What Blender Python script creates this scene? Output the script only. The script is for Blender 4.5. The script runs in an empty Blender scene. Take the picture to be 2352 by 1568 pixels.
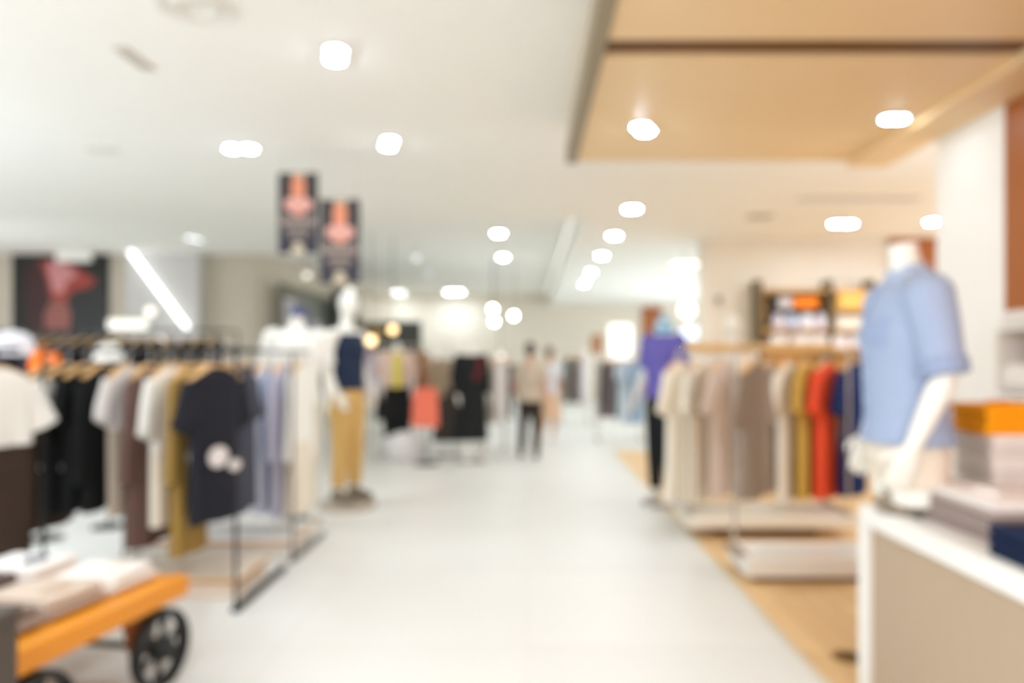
import bpy, bmesh, math, random
from mathutils import Vector as V, Matrix, noise
R = math.radians
PI = math.pi
sc = bpy.context.scene
COL = sc.collection
F, CX, CY, CAMZ = 1700.0, 1210.0, 820.0, 1.4      # focal length in pixels, horizon point, eye height

def wx(px, d): return (px - CX) / F * d            # photo column -> metres at depth d
def wz(py, d): return CAMZ - (py - CY) / F * d

# ------------------------------------------------------------------ materials
def lin(c):
    c = c / 255.0
    return c / 12.92 if c <= 0.04045 else ((c + 0.055) / 1.055) ** 2.4
def rgb(t): return (lin(t[0]), lin(t[1]), lin(t[2]), 1)
_m = {}
def mat(name, col, rough=.6, metal=0, scale=40, var=.06, bump=0, coat=0, spec=.5):
    if name in _m: return _m[name]
    m = bpy.data.materials.new(name); m.use_nodes = True
    nt = m.node_tree; b = nt.nodes['Principled BSDF']
    b.inputs['Roughness'].default_value = rough
    b.inputs['Metallic'].default_value = metal
    b.inputs['Specular IOR Level'].default_value = spec
    tc = nt.nodes.new('ShaderNodeTexCoord')
    n = nt.nodes.new('ShaderNodeTexNoise'); n.inputs['Scale'].default_value = scale; n.inputs['Detail'].default_value = 3
    nt.links.new(tc.outputs['Object'], n.inputs['Vector'])
    mx = nt.nodes.new('ShaderNodeMix'); mx.data_type = 'RGBA'
    c = rgb(col)
    mx.inputs[6].default_value = tuple(max(0, x * (1 - var)) for x in c[:3]) + (1,)
    mx.inputs[7].default_value = tuple(min(1, x * (1 + var)) for x in c[:3]) + (1,)
    nt.links.new(n.outputs['Fac'], mx.inputs[0])
    nt.links.new(mx.outputs[2], b.inputs['Base Color'])
    if bump:
        bp = nt.nodes.new('ShaderNodeBump'); bp.inputs['Strength'].default_value = bump; bp.inputs['Distance'].default_value = .004
        nt.links.new(n.outputs['Fac'], bp.inputs['Height']); nt.links.new(bp.outputs[0], b.inputs['Normal'])
    _m[name] = m
    return m
def fab(col): return mat('fabric_%d_%d_%d' % col, col, .85, scale=90, var=.1, bump=.25, spec=.2)
def emis(name, col, s):
    if name in _m: return _m[name]
    m = bpy.data.materials.new(name); m.use_nodes = True
    b = m.node_tree.nodes['Principled BSDF']
    b.inputs['Base Color'].default_value = (.8, .8, .8, 1)
    b.inputs['Emission Color'].default_value = rgb(col); b.inputs['Emission Strength'].default_value = s
    _m[name] = m
    return m
def wood(name, col, dark, axis='Y', board=.14, rough=.45, grain=1.0):
    if name in _m: return _m[name]
    m = bpy.data.materials.new(name); m.use_nodes = True
    nt = m.node_tree; b = nt.nodes['Principled BSDF']; b.inputs['Roughness'].default_value = rough
    b.inputs['Specular IOR Level'].default_value = .35
    tc = nt.nodes.new('ShaderNodeTexCoord'); mp = nt.nodes.new('ShaderNodeMapping')
    nt.links.new(tc.outputs['Object'], mp.inputs[0])
    mp.inputs['Scale'].default_value = (14, .8, 14) if axis == 'Y' else ((.8, 14, 14) if axis == 'X' else (14, 14, .8))
    n = nt.nodes.new('ShaderNodeTexNoise'); n.inputs['Scale'].default_value = 1.6; n.inputs['Detail'].default_value = 6
    nt.links.new(mp.outputs[0], n.inputs['Vector'])
    mx = nt.nodes.new('ShaderNodeMix'); mx.data_type = 'RGBA'
    a, d = rgb(col), rgb(dark)
    mx.inputs[6].default_value = tuple(d[i] * .5 + a[i] * .5 for i in range(3)) + (1,); mx.inputs[7].default_value = a
    nt.links.new(n.outputs['Fac'], mx.inputs[0])
    if board:
        br = nt.nodes.new('ShaderNodeTexBrick')
        mp2 = nt.nodes.new('ShaderNodeMapping'); nt.links.new(tc.outputs['Object'], mp2.inputs[0])
        if axis == 'Y': mp2.inputs['Rotation'].default_value = (0, 0, PI / 2)
        nt.links.new(mp2.outputs[0], br.inputs['Vector'])
        br.inputs['Scale'].default_value = 1; br.inputs['Brick Width'].default_value = 1.4; br.inputs['Row Height'].default_value = board
        br.inputs['Mortar Size'].default_value = .002
        br.inputs['Color1'].default_value = (1, 1, 1, 1); br.inputs['Color2'].default_value = (.86, .83, .8, 1); br.inputs['Mortar'].default_value = (.5, .45, .4, 1)
        mu = nt.nodes.new('ShaderNodeMix'); mu.data_type = 'RGBA'; mu.blend_type = 'MULTIPLY'; mu.inputs[0].default_value = 1
        nt.links.new(mx.outputs[2], mu.inputs[6]); nt.links.new(br.outputs['Color'], mu.inputs[7])
        nt.links.new(mu.outputs[2], b.inputs['Base Color'])
    else:
        nt.links.new(mx.outputs[2], b.inputs['Base Color'])
    _m[name] = m
    return m
def tile(name, col, joint, size, rough=.42):
    m = bpy.data.materials.new(name); m.use_nodes = True
    nt = m.node_tree; b = nt.nodes['Principled BSDF']; b.inputs['Roughness'].default_value = rough
    b.inputs['Specular IOR Level'].default_value = .4
    tc = nt.nodes.new('ShaderNodeTexCoord')
    br = nt.nodes.new('ShaderNodeTexBrick'); br.offset = 0
    nt.links.new(tc.outputs['Object'], br.inputs['Vector'])
    br.inputs['Scale'].default_value = 1; br.inputs['Brick Width'].default_value = size; br.inputs['Row Height'].default_value = size
    br.inputs['Mortar Size'].default_value = .004
    c = rgb(col)
    br.inputs['Color1'].default_value = c; br.inputs['Color2'].default_value = tuple(x * .94 for x in c[:3]) + (1,)
    br.inputs['Mortar'].default_value = rgb(joint)
    nt.links.new(br.outputs['Color'], b.inputs['Base Color'])
    return m

WHITE = mat('white_lacquer', (240, 237, 230), .4, var=.02)
MANQ = mat('mannequin_white', (240, 236, 226), .35, var=.02, scale=8)
CEIL = mat('ceiling_paint', (250, 249, 243), .9, var=.015, scale=3)
BEIGE = mat('beige_paint', (230, 221, 206), .85, var=.03, scale=3)
TAUPE = mat('taupe_paint', (206, 196, 180), .85, var=.03, scale=3)
GREYP = mat('grey_panel', (205, 203, 200), .7, var=.03, scale=3)
CHROME = mat('brushed_chrome', (205, 200, 192), .25, 1, var=.03)
BLACKM = mat('black_metal', (28, 30, 30), .45, .3, var=.1)
DARKM = mat('bronze_metal', (150, 136, 108), .45, .2, var=.05)
CANOPYW = wood('canopy_veneer', (242, 214, 168), (228, 192, 138), 'X', 0)
FLOORW = wood('oak_floor', (240, 206, 154), (220, 176, 118), 'Y', .16)
DARKW = wood('groove_shade_wood', (112, 70, 20), (84, 50, 14), 'X', 0)  # brown darkened to paint the shade inside the canopy groove
REDW = wood('cherry_veneer', (172, 102, 48), (142, 76, 30), 'Z', 0)
HANGW = wood('hanger_wood', (226, 182, 122), (196, 142, 84), 'X', 0)
OAK = wood('shelf_oak', (226, 184, 118), (190, 140, 76), 'X', 0)
CARTW = wood('cart_wood', (232, 152, 34), (190, 108, 16), 'Y', .0, .35)
CARTB = wood('cart_bracket_wood', (150, 84, 36), (110, 56, 24), 'Z', 0)
LAMP = emis('lamp_lens', (234, 246, 255), 350)
LAMPS = emis('lamp_lens_far', (234, 246, 255), 200)
RIM = mat('lamp_rim', (235, 233, 226), .4, var=.02)

# ------------------------------------------------------------------ geometry helpers
class MB:
    def __init__(s): s.v = []; s.f = []; s.mi = []; s.cur = 0
    def add(s, vs, fs):
        o = len(s.v); s.v += [tuple(p) for p in vs]
        for f in fs: s.f.append(tuple(i + o for i in f)); s.mi.append(s.cur)
    def box(s, x0, x1, y0, y1, z0, z1, rot=None, piv=None):
        vs = [V((x, y, z)) for z in (z0, z1) for y in (y0, y1) for x in (x0, x1)]
        if rot:
            piv = piv or V(((x0 + x1) / 2, (y0 + y1) / 2, (z0 + z1) / 2))
            vs = [rot @ (p - piv) + piv for p in vs]
        s.add(vs, [(0, 2, 3, 1), (4, 5, 7, 6), (0, 1, 5, 4), (2, 6, 7, 3), (0, 4, 6, 2), (1, 3, 7, 5)])
        return s
    def rbox(s, x0, x1, y0, y1, z0, z1, r=.01, n=3):      # rounded box: stacked rounded rectangles
        r = min(r, (x1 - x0) / 2.01, (y1 - y0) / 2.01, (z1 - z0) / 2.01)
        def rr(ins, z):
            pts = []; rad = r
            a0, a1, b0, b1 = x0 + ins, x1 - ins, y0 + ins, y1 - ins
            rad = max(r - ins * .0, .0005)
            for cx, cy, st in ((a1 - rad, b1 - rad, 0), (a0 + rad, b1 - rad, 90), (a0 + rad, b0 + rad, 180), (a1 - rad, b0 + rad, 270)):
                for k in range(n + 1):
                    a = R(st + 90 * k / n); pts.append(V((cx + rad * math.cos(a), cy + rad * math.sin(a), z)))
            return pts
        rings = []
        for k in range(n + 1):
            a = R(90 * k / n); rings.append(rr(r * (1 - math.sin(a)), z0 + r * (1 - math.cos(a))))
        for k in range(n + 1):
            a = R(90 * k / n); rings.append(rr(r * (1 - math.cos(a)), z1 - r * (1 - math.sin(a))))
        return s.loft(rings)
    def loft(s, rings, cap=True, closed=False):
        n = len(rings[0]); vs = [p for r in rings for p in r]; fs = []
        for k in range(len(rings) - 1 + (1 if closed else 0)):
            a, b = k * n, ((k + 1) % len(rings)) * n
            for i in range(n):
                j = (i + 1) % n; fs.append((a + i, a + j, b + j, b + i))
        if cap and not closed:
            fs.append(tuple(reversed(range(n)))); fs.append(tuple(range((len(rings) - 1) * n, len(rings) * n)))
        s.add(vs, fs); return s
    def tube(s, pts, rad, n=10, cap=True, closed=False, flat=1.0, side=None):
        pts = [V(p) for p in pts]; m = len(pts)
        if not isinstance(rad, (list, tuple)): rad = [rad] * m
        rings = []; pu = None
        for i in range(m):
            if closed: d = pts[(i + 1) % m] - pts[i - 1]
            else: d = pts[min(i + 1, m - 1)] - pts[max(i - 1, 0)]
            d.normalize()
            if side is not None: u = V(side) - d * V(side).dot(d)
            elif pu is None: u = d.orthogonal()
            else: u = pu - d * pu.dot(d)
            if u.length < 1e-6: u = d.orthogonal()
            u.normalize(); pu = u; w = d.cross(u)
            rings.append([pts[i] + u * rad[i] * math.cos(2 * PI * k / n) + w * rad[i] * flat * math.sin(2 * PI * k / n) for k in range(n)])
        return s.loft(rings, cap, closed)
    def cyl(s, a, b, r, n=20, r2=None): return s.tube([a, b], [r, r if r2 is None else r2], n)
    def lathe(s, prof, c=(0, 0, 0), n=28, axis='Z'):
        rings = []
        for r, z in prof:
            ring = []
            for k in range(n):
                a = 2 * PI * k / n; x, y = r * math.cos(a), r * math.sin(a)
                p = V((x, y, z)) if axis == 'Z' else (V((z, x, y)) if axis == 'X' else V((y, z, x)))
                ring.append(V(c) + p)
            rings.append(ring)
        return s.loft(rings)
    def ball(s, c, rx, ry, rz, n=16, m=10):
        rings = []
        for i in range(1, m):
            a = PI * i / m - PI / 2
            rings.append([V(c) + V((rx * math.cos(a) * math.cos(2 * PI * k / n), ry * math.cos(a) * math.sin(2 * PI * k / n), rz * math.sin(a))) for k in range(n)])
        return s.loft(rings)
    def poly(s, pts, depth, nrm=(0, 1, 0)):               # flat outline in 3-D, thickened along nrm
        a = [V(p) for p in pts]; b = [p + V(nrm) * depth for p in a]
        return s.loft([a, b])
    def build(s, name, m, parent=None, smooth=False, mods=None):
        me = bpy.data.meshes.new(name); me.from_pydata(s.v, [], s.f)
        for q in (m if isinstance(m, (list, tuple)) else [m]): me.materials.append(q)
        if isinstance(m, (list, tuple)): me.polygons.foreach_set('material_index', s.mi)
        bm = bmesh.new(); bm.from_mesh(me); bmesh.ops.recalc_face_normals(bm, faces=bm.faces); bm.to_mesh(me); bm.free()
        if smooth:
            me.polygons.foreach_set('use_smooth', [True] * len(me.polygons))
            try: me.set_sharp_from_angle(angle=R(50))
            except Exception: pass
        o = bpy.data.objects.new(name, me); COL.objects.link(o)
        if parent: o.parent = parent
        return o
    def solid(s, name, m, parent=None, voxel=.01, it=6):   # weld overlapping closed shells into one continuous skin
        o = s.build(name, m)
        r = o.modifiers.new('r', 'REMESH'); r.mode = 'VOXEL'; r.voxel_size = voxel; r.use_smooth_shade = True
        sm = o.modifiers.new('s', 'SMOOTH'); sm.iterations = it; sm.factor = .5
        dg = bpy.context.evaluated_depsgraph_get(); dg.update()
        me = bpy.data.meshes.new_from_object(o.evaluated_get(dg)); me.name = name
        if not me.materials: me.materials.append(m)
        old = o.data; o.modifiers.clear(); o.data = me; bpy.data.meshes.remove(old)
        me.polygons.foreach_set('use_smooth', [True] * len(me.polygons))
        if parent: o.parent = parent
        return o

def tag(o, label=None, cat=None, group=None, kind=None):
    if label: o['label'] = label
    if cat: o['category'] = cat
    if group: o['group'] = group
    if kind: o['kind'] = kind
    return o
def thing(name, label, cat, loc=(0, 0, 0), rz=0, group=None):
    o = bpy.data.objects.new(name, None); o.empty_display_size = .1; COL.objects.link(o)
    o.location = loc; o.rotation_euler = (0, 0, rz)
    return tag(o, label, cat, group)
def struct(name, mb, m, label=None):
    o = mb.build(name, m); o['kind'] = 'structure'
    return o
def bx(*a): return MB().box(*a)

# ================================================================== the shop shell
H1, H2 = 3.2, 3.6
struct('floor', bx(-12, 1.26, -2.5, 26, -.1, 0).box(1.26, 9, 11.1, 26, -.1, 0), tile('porcelain_tile', (230, 229, 223), (222, 216, 204), 1.2))
struct('floor_timber', bx(1.30, 9, -2.5, 11.1, -.1, .0), FLOORW)
struct('trim_1', bx(1.26, 1.30, -2.5, 11.1, -.1, .004), mat('threshold_metal', (226, 220, 200), .35, .3, var=.02))
c = MB()                                               # ceiling plane with a raised coffer over the back left
c.box(-12, 9, -2.5, 9.7, H1, H1 + .12).box(.78, 9, 9.7, 26, H1, H1 + .12)
c.box(.78, .90, 9.7, 26, H1 + .12, H2 + .1).box(-12, .78, 9.58, 9.7, H1 + .12, H2 + .1).box(-12, .78, 9.7, 26, H2, H2 + .12)
struct('ceiling', c, CEIL)
struct('wall_left', bx(-12.2, -12, -2.5, 26, 0, H2), BEIGE)
struct('wall_right', bx(9, 9.2, -2.5, 26, 0, H1), BEIGE)
struct('wall_back', bx(-12, 9, 26, 26.2, 0, H2), BEIGE)
struct('wall_front', bx(-12, 9, -2.7, -2.5, 0, H1), BEIGE)
# rear left block: a taupe wall with a rounded corner, running back along the shop
w = MB(); pts = [(-12, 15.9)]
for k in range(9):
    a = R(90 * k / 8); pts.append((-6.1 + .8 * math.sin(a), 16.7 - .8 * math.cos(a)))
pts += [(-5.3, 26), (-12, 26)]
w.loft([[V((x, y, 0)) for x, y in pts], [V((x, y, H2)) for x, y in pts]])
struct('wall_rear_left', w, TAUPE)
struct('wall_grey_panel', bx(-8.42, -6.9, 15.55, 15.9, 0, H2), GREYP)
# partition behind the right hand racks
struct('wall_partition', bx(2.68, 9, 11.25, 11.6, 0, H1), BEIGE)
struct('trim_2', bx(5.5, 6.4, 11.19, 11.25, 2.7, H1 - .002), REDW)
# white pillar and cherry panelling on the right
struct('wall_pillar', bx(2.75, 3.45, 4.27, 4.97, 0, H1), mat('pillar_paint', (246, 245, 240), .7, var=.02, scale=3))
struct('wall_cherry_panel', bx(2.76, 2.9, -2.5, 4.27, 0, 2.93), REDW)
d = MB().box(wx(1475, 25.9), wx(1520, 25.9), 25.93, 26, 0, 3.15)
door = struct('door_1', d, REDW)
MB().tube([(0, 0, 1.0), (0, -.05, 1.0), (0, -.05, 1.2), (0, 0, 1.2)], .012).build('door_handle', CHROME, door).location = (wx(1480, 25.9), 25.93, 0)

# timber canopy: two veneer panels, groove shadow between them painted as a dark board, bronze edge profile, lower side soffit
cz = 2.9
t = thing('timber_canopy', 'pale timber canopy hung under the ceiling at the upper right', 'canopy', (1.5, 3, cz))
def loc(mb, name, m, par, **k):
    o = mb.build(name, m, par, **k); o.matrix_parent_inverse = Matrix.Translation(-V(par.location)); return o
loc(bx(.38, 2.45, 3.70, 5.67, cz, H1 - .002), 'panel', CANOPYW, t)
loc(bx(.38, 2.45, -1, 3.50, cz, H1 - .002), 'panel', CANOPYW, t)
loc(bx(.38, 2.75, 3.50, 3.70, cz + .02, H1 - .002), 'groove_shade_board', DARKW, t)
tag(loc(bx(.30, .379, -1, 5.67, cz - .02, cz + .12), 'edge_profile', DARKM, t), 'bronze edge profile')
loc(bx(2.452, 2.755, -1, 4.262, cz - .045, H1 - .002).box(2.452, 2.745, 4.262, 5.67, cz - .045, H1 - .002), 'side_soffit', CANOPYW, t)

# ------------------------------------------------------------------ ceiling lamps
def downlight(x, y, z, label, r=.075, m=LAMP, group='round ceiling downlights'):
    t = thing('ceiling_downlight', label, 'ceiling light', (x, y, z), 0, group)
    MB().lathe([(r + .025, 0), (r + .025, -.012), (r + .005, -.016), (r, -.004)], n=24).build('rim', RIM, t, True)
    MB().lathe([(r, -.003), (r, -.007)], n=24).build('lens', m, t)
    return t
def twin(x, y, z, ang, label, sep=.15, r=.046, m=LAMP):
    t = thing('twin_downlight', label, 'ceiling light', (x, y, z), ang, 'twin lamp ceiling downlights')
    b = MB().rbox(-sep / 2 - r - .03, sep / 2 + r + .03, -r - .03, r + .03, -.014, 0, .006)
    b.build('housing', RIM, t, True)
    for s in (-1, 1): MB().lathe([(r, -.014), (r, -.02)], (s * sep / 2, 0, 0), n=24).build('lens', m, t)
h1 = H1 - CAMZ
def atc(px, py, h): d = F * h / (CY - py); return wx(px, d), d
x, y = atc(770, 122, h1); twin(x, y, H1, R(105), 'twin ceiling downlight nearest the camera, left of the timber canopy', .14)
x, y = atc(553, 338, h1); twin(x, y, H1, 0, 'leftmost twin ceiling downlight, lamps side by side, left of the hanging banners', .15)
x, y = atc(893, 326, h1); twin(x, y, H1, R(105), 'twin ceiling downlight above and right of the hanging banners', .16)
x, y = atc(1477, 292, cz - CAMZ); twin(x, y, cz, R(65), 'twin downlight set in the timber canopy near its bronze edge', .09)
x, y = atc(2073, 268, cz - CAMZ); twin(x - .05, y, cz, 0, 'twin downlight set in the timber canopy beside the white pillar', .06, .045, emis('lamp_lens_dim', (230, 245, 255), 70))
nth = ['first and nearest', 'second', 'third', 'fourth', 'fifth and farthest']
for i, (px, py) in enumerate(((1452, 478), (1411, 540), (1382, 586), (1357, 624), (1342, 650))):
    x, y = atc(px, py, h1); downlight(x, y, H1, nth[i] + ' round downlight in the row right of the ceiling coffer edge', .085 if i == 0 else .075)
h2 = H2 - CAMZ
for px, py, lb in ((1145, 535, 'nearer of the two round downlights in the coffer above the aisle'), (1155, 590, 'farther of the two round downlights in the coffer above the aisle'),
                   (957, 592, 'round coffer downlight right of the lower hanging banner'), (985, 628, 'small far coffer downlight right of the lower hanging banner'),
                   (435, 545, 'left lamp of the coffer downlight pair above the grey wall panel'), (455, 549, 'right lamp of the coffer downlight pair above the grey wall panel'),
                   (906, 672, 'left lamp of the far downlight pair above the dark display board'), (924, 672, 'right lamp of the far downlight pair above the dark display board'),
                   (1030, 670, 'left lamp of the far downlight trio at the end of the coffer'), (1044, 670, 'middle lamp of the far downlight trio at the end of the coffer'), (1058, 670, 'right lamp of the far downlight trio at the end of the coffer')):
    x, y = atc(px, py, h2); downlight(x, y, H2, lb, .09 if px > 1000 else .07, LAMPS if px > 880 and px not in (957, 985) else emis('lamp_lens_faint', (234, 246, 255), 8))
for px, py, lb in ((1922, 512, 'left lamp of the downlight pair left of the white pillar'), (1950, 512, 'right lamp of the downlight pair left of the white pillar'), (2143, 508, 'downlight half hidden behind the white pillar edge')):
    x, y = atc(px, py, h1); downlight(x, y, H1, lb, .08, LAMPS)
t = thing('coffer_glow_strip', 'long added glow strip imitating the lit raised edge of the ceiling coffer', 'ceiling light', (.70, 17.5, H2))  # added glow imitating the brightly lit side face of the coffer
MB().box(-.03, .03, -7.4, 7.4, -.05, 0).build('housing', RIM, t)
MB().box(-.022, .022, -7.38, 7.38, -.056, -.051).build('diffuser', emis('strip_soft', (255, 252, 244), 1.0), t)
t = thing('ceiling_light_panel', 'pale rectangular light panel in the ceiling left of the partition wall', 'ceiling light', (wx(1580, 14.2), 14.2, H1))
MB().box(-.32, .32, -.32, .32, -.02, 0).build('frame', RIM, t); MB().box(-.29, .29, -.29, .29, -.024, -.021).build('diffuser', emis('panel_soft', (255, 250, 242), 2), t)
# unseen fill lights added behind and beside the camera, and over the back departments
def area(x, y, z, sx, sy, e, col=(.88, .97, 1.12)):  # added fill light out of view, not a fitting
    l = bpy.data.lights.new('fill_area', 'AREA'); l.shape = 'RECTANGLE'; l.size = sx; l.size_y = sy; l.energy = e; l.color = col
    o = bpy.data.objects.new('fill_area', l); COL.objects.link(o); o.location = (x, y, z - .03)
def bulb(x, y, z, e, col=(.85, .965, 1.15)):           # added unseen fill point, light goes up as well as down
    l = bpy.data.lights.new('fill_point', 'POINT'); l.shadow_soft_size = .16; l.energy = e; l.color = col
    o = bpy.data.objects.new('fill_point', l); COL.objects.link(o); o.location = (x, y, z)
LE = 1.0
for x, y, e in ((-2.6, -.6, 55), (-4.4, 1.6, 75), (.2, -1.4, 55), (-6.5, 4.6, 130), (4.9, 5.2, 120), (7.2, 9, 90), (-11, 5.0, 50), (1.2, -1.9, 75)):
    bulb(x, y, 2.2, e * LE)
for x, y, e in ((1.6, .6, 14), (1.6, -.6, 14)): area(x, y, cz, .8, .3, e * LE)
for x, y, e in ((-1.2, .9, 40), (-4.5, 4.0, 30)): area(x, y, H1, 1.2, .4, e * LE)
for x, y, e in ((-11.3, 11.4, 130), (7.6, 16, 190), (6.8, 20, 260)): bulb(x, y, 1.5, e * LE)

# ceiling vents
t = thing('round_ceiling_diffuser', 'round air diffuser in the ceiling at the upper left corner', 'vent', (wx(450, 3.79), 3.79, H1))
MB().lathe([(.2, 0), (.2, -.012), (.17, -.02), (.15, -.006)], n=32).build('outer_ring', RIM, t, True)
MB().lathe([(.13, -.004), (.12, -.022), (.09, -.022), (.085, -.004)], n=32).build('inner_ring', RIM, t, True)
MB().lathe([(.15, -.001), (.15, -.004)], n=32).build('dark_throat', mat('vent_throat', (150, 132, 112), .8), t)
def slot(x, y, lx, ly, label, n=4):
    t = thing('slot_vent', label, 'vent', (x, y, H1))
    MB().box(-lx / 2, lx / 2, -ly / 2, ly / 2, -.004, 0).build('backing', mat('vent_dark', (176, 164, 140), .8), t)
    b = MB(); lon = max(lx, ly)
    for k in range(n):
        q = (k - (n - 1) / 2) * min(lx, ly) / n
        if lx > ly: b.box(-lx / 2, lx / 2, q - .004, q + .004, -.014, -.004)
        else: b.box(q - .004, q + .004, -ly / 2, ly / 2, -.014, -.004)
    b.build('louvre', RIM, t)
x, y = atc(310, 135, h1); slot(x, y, .09, .34, 'short slot vent in the ceiling below the round diffuser')
x, y = atc(238, 345, h1); slot(x, y, .25, .1, 'faint slot vent in the left ceiling left of the twin downlight')
x, y = atc(1970, 457, h1); slot(x, y, 1.35, .2, 'long slot vent in the ceiling left of the white pillar')
x, y = atc(1745, 497, h1); slot(x, y, .3, .3, 'small square vent in the ceiling behind the canopy')
# ceiling pendants far down the shop
def pendant(px, py, d, label, top, r=.06, m=LAMPS):
    t = thing('pendant_lamp', label, 'pendant lamp', (wx(px, d), d, wz(py, d)), 0, 'bare pendant bulbs')
    MB().cyl((0, 0, r + .05), (0, 0, top - wz(py, d)), .006, 6).build('cord', BLACKM, t)
    MB().cyl((0, 0, r * .7), (0, 0, r + .06), .022, 10).build('socket', BLACKM, t)
    MB().ball((0, 0, 0), r, r, r).build('bulb', m, t, True)
WARM = emis('warm_bulb', (255, 214, 140), 3.5)
BULB = emis('pendant_bulb', (255, 250, 240), 25)
pendant(1132, 710, 16, 'highest bare pendant bulb over the far aisle', H2, .06, BULB)
pendant(1135, 738, 16.5, 'pendant bulb just below the highest one over the far aisle', H2, .06, BULB)
pendant(1180, 725, 17, 'rightmost bare pendant bulb over the far aisle', H2, .06, BULB)
pendant(1150, 815, 15, 'glowing ball imitating a reflection beside the white striped clothes', H2, .07, emis('reflection_glow', (255, 244, 226), 1.4))  # a reflection's bright spot, put in as a glowing ball
pendant(852, 782, 13, 'lower yellow bulb behind the navy vest mannequin', H2, .085, WARM)
pendant(902, 757, 13.5, 'upper yellow bulb before the dark display board', H2, .075, WARM)
pendant(1578, 712, 14, 'round white globe lamp above the lit screen', H1, .15, emis('globe', (255, 252, 246), 2))
pendant(805, 668, 12, 'small lamp hanging over the head of the navy vest mannequin', H2, .06, emis('dim2', (250, 240, 226), 1.5))
pendant(705, 632, 14.5, 'small faint lamp hanging left of the lower banner', H2, .06, emis('dim2', (250, 240, 226), 1.5))

# ------------------------------------------------------------------ left wall graphics
t = thing('wall_poster', 'large black poster with a red lit figure on the left wall', 'poster', (wx(138, 15.85), 15.9, 1.6))
PD = 15.85
MB().box(-1.03, 1.03, -.05, 0, -.02, 2.0).build('board', mat('poster_black', (30, 30, 30), .5), t)
def px2(pts, d, ox, oz, y): return [(wx(a, d) - ox, y, wz(b, d) - oz) for a, b in pts]
b = MB(); ox, oz = wx(138, PD), 1.6
b.cur = 0; b.poly(px2([(62, 600), (100, 598), (118, 690), (122, 770), (70, 772), (60, 700)], PD, ox, oz, -.052), .002)
b.cur = 1; b.poly(px2([(92, 600), (150, 598), (190, 622), (222, 645), (205, 660), (165, 668), (155, 690), (118, 688), (108, 640)], PD, ox, oz, -.055), .002)
b.cur = 2; b.poly(px2([(110, 600), (145, 602), (180, 630), (150, 650), (148, 672), (124, 672), (112, 630)], PD, ox, oz, -.058), .002)
b.cur = 3; b.poly(px2([(118, 690), (152, 690), (164, 720), (160, 760), (105, 760), (102, 725)], PD, ox, oz, -.061), .002)
b.build('print', [mat('poster_maroon', (62, 36, 36), .6), mat('poster_red', (164, 64, 54), .6), mat('poster_pink', (205, 140, 140), .6), mat('poster_rust', (150, 92, 84), .6)], t)
t = thing('led_tube', 'long slanted white tube light on the grey wall panel', 'wall light', (wx(362, 15.4), 15.4, wz(660, 15.4)))
a, b_ = V((wx(292, 15.4), 15.4, wz(567, 15.4))) - t.location, V((wx(430, 15.4), 15.4, wz(752, 15.4))) - t.location
MB().tube([a, b_], .045, 12).build('tube', emis('tube', (250, 253, 255), 3), t, True)
bk = MB()
for q in (.15, .85): p = a.lerp(b_, q); bk.cyl(p, p + V((0, .15, 0)), .02, 8)
bk.build('bracket', CHROME, t)
t = thing('lit_sign', 'small cream lit sign on the wall below the slanted tube light', 'sign', (wx(293, 15.45), 15.45, wz(747, 15.45)))
MB().rbox(-.43, .43, 0, .1, -.14, .14, .03).build('case', RIM, t, True); MB().rbox(-.41, .41, -.01, .003, -.12, .12, .005).build('lit_face', emis('cream_sign', (255, 250, 232), 1.0), t)
for px, py, cl, lb in ((345, 716, (250, 235, 215), 'small round wall lamp above the cream lit sign'), (367, 784, (240, 225, 225), 'small round wall lamp right of the cream lit sign'), (415, 790, (90, 150, 255), 'small round blue wall lamp under the slanted tube light')):
    t = thing('wall_lamp', lb, 'wall light', (wx(px, 15.45), 15.45, wz(py, 15.45)))
    MB().lathe([(.12, .1), (.12, 0), (.1, -.01)], axis='Y').build('rim', RIM, t, True); MB().ball((0, -.01, 0), .1, .04, .1).build('lens', emis('wl_%d_%d' % (px, cl[0]), cl, 1.6), t, True)
t = thing('white_wall_sign', 'white blank sign above the red figure poster', 'sign', (wx(170, 15.2), 15.2, wz(584, 15.2)))
MB().rbox(-.36, .36, -.04, .04, -.15, .15, .02).build('panel', WHITE, t, True)
MB().cyl((-.25, 0, .14), (-.25, 0, H2 - wz(584, 15.2)), .008, 6).cyl((.25, 0, .14), (.25, 0, H2 - wz(584, 15.2)), .008, 6).build('rod', CHROME, t)
# shop window display on the side wall (runs back along x = -5.3)
t = thing('display_window', 'dark framed display window on the side wall behind the white mannequin', 'window display', (-5.3, 18, 0))
b = MB(); b.box(.0, .06, -2.2, 3.6, 2.85, 2.98).box(0, .06, -2.2, -2.08, .3, 2.85).box(0, .06, 3.48, 3.6, .3, 2.85).box(0, .06, -2.2, 3.6, .2, .3)
b.build('frame', mat('window_bronze', (104, 98, 82), .5), t)
MB().box(0, .02, -2.08, 3.48, .3, 2.85).build('backing', mat('display_dark', (84, 88, 80), .3), t)
b = MB()
for i, (y0, y1, z0, z1) in enumerate(((-1.9, -1.2, 1.6, 2.7), (-.9, -.1, 1.5, 2.6), (.2, .9, 1.2, 2.3))): b.cur = i % 2; b.box(.021, .03, y0, y1, z0, z1)
b.build('print', [mat('print_pale', (196, 192, 198), .6), mat('print_blue', (96, 100, 140), .6)], t)
MB().box(.0, .5, 2.2, 3.3, .02, 3.2).build('black_column', mat('column_black', (44, 46, 42), .5), t)
t = thing('display_board', 'dark display board high on the far wall behind the colourful tops', 'display board', (wx(895, 17), 17, 0))
MB().box(-.72, .72, 0, .06, 1.0, wz(738, 17)).build('board', mat('board_dark', (56, 58, 52), .5), t)
MB().box(-.7, -.64, -.03, .09, 0, 1.0).box(.64, .7, -.03, .09, 0, 1.0).build('post', BLACKM, t)
b = MB()
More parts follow.
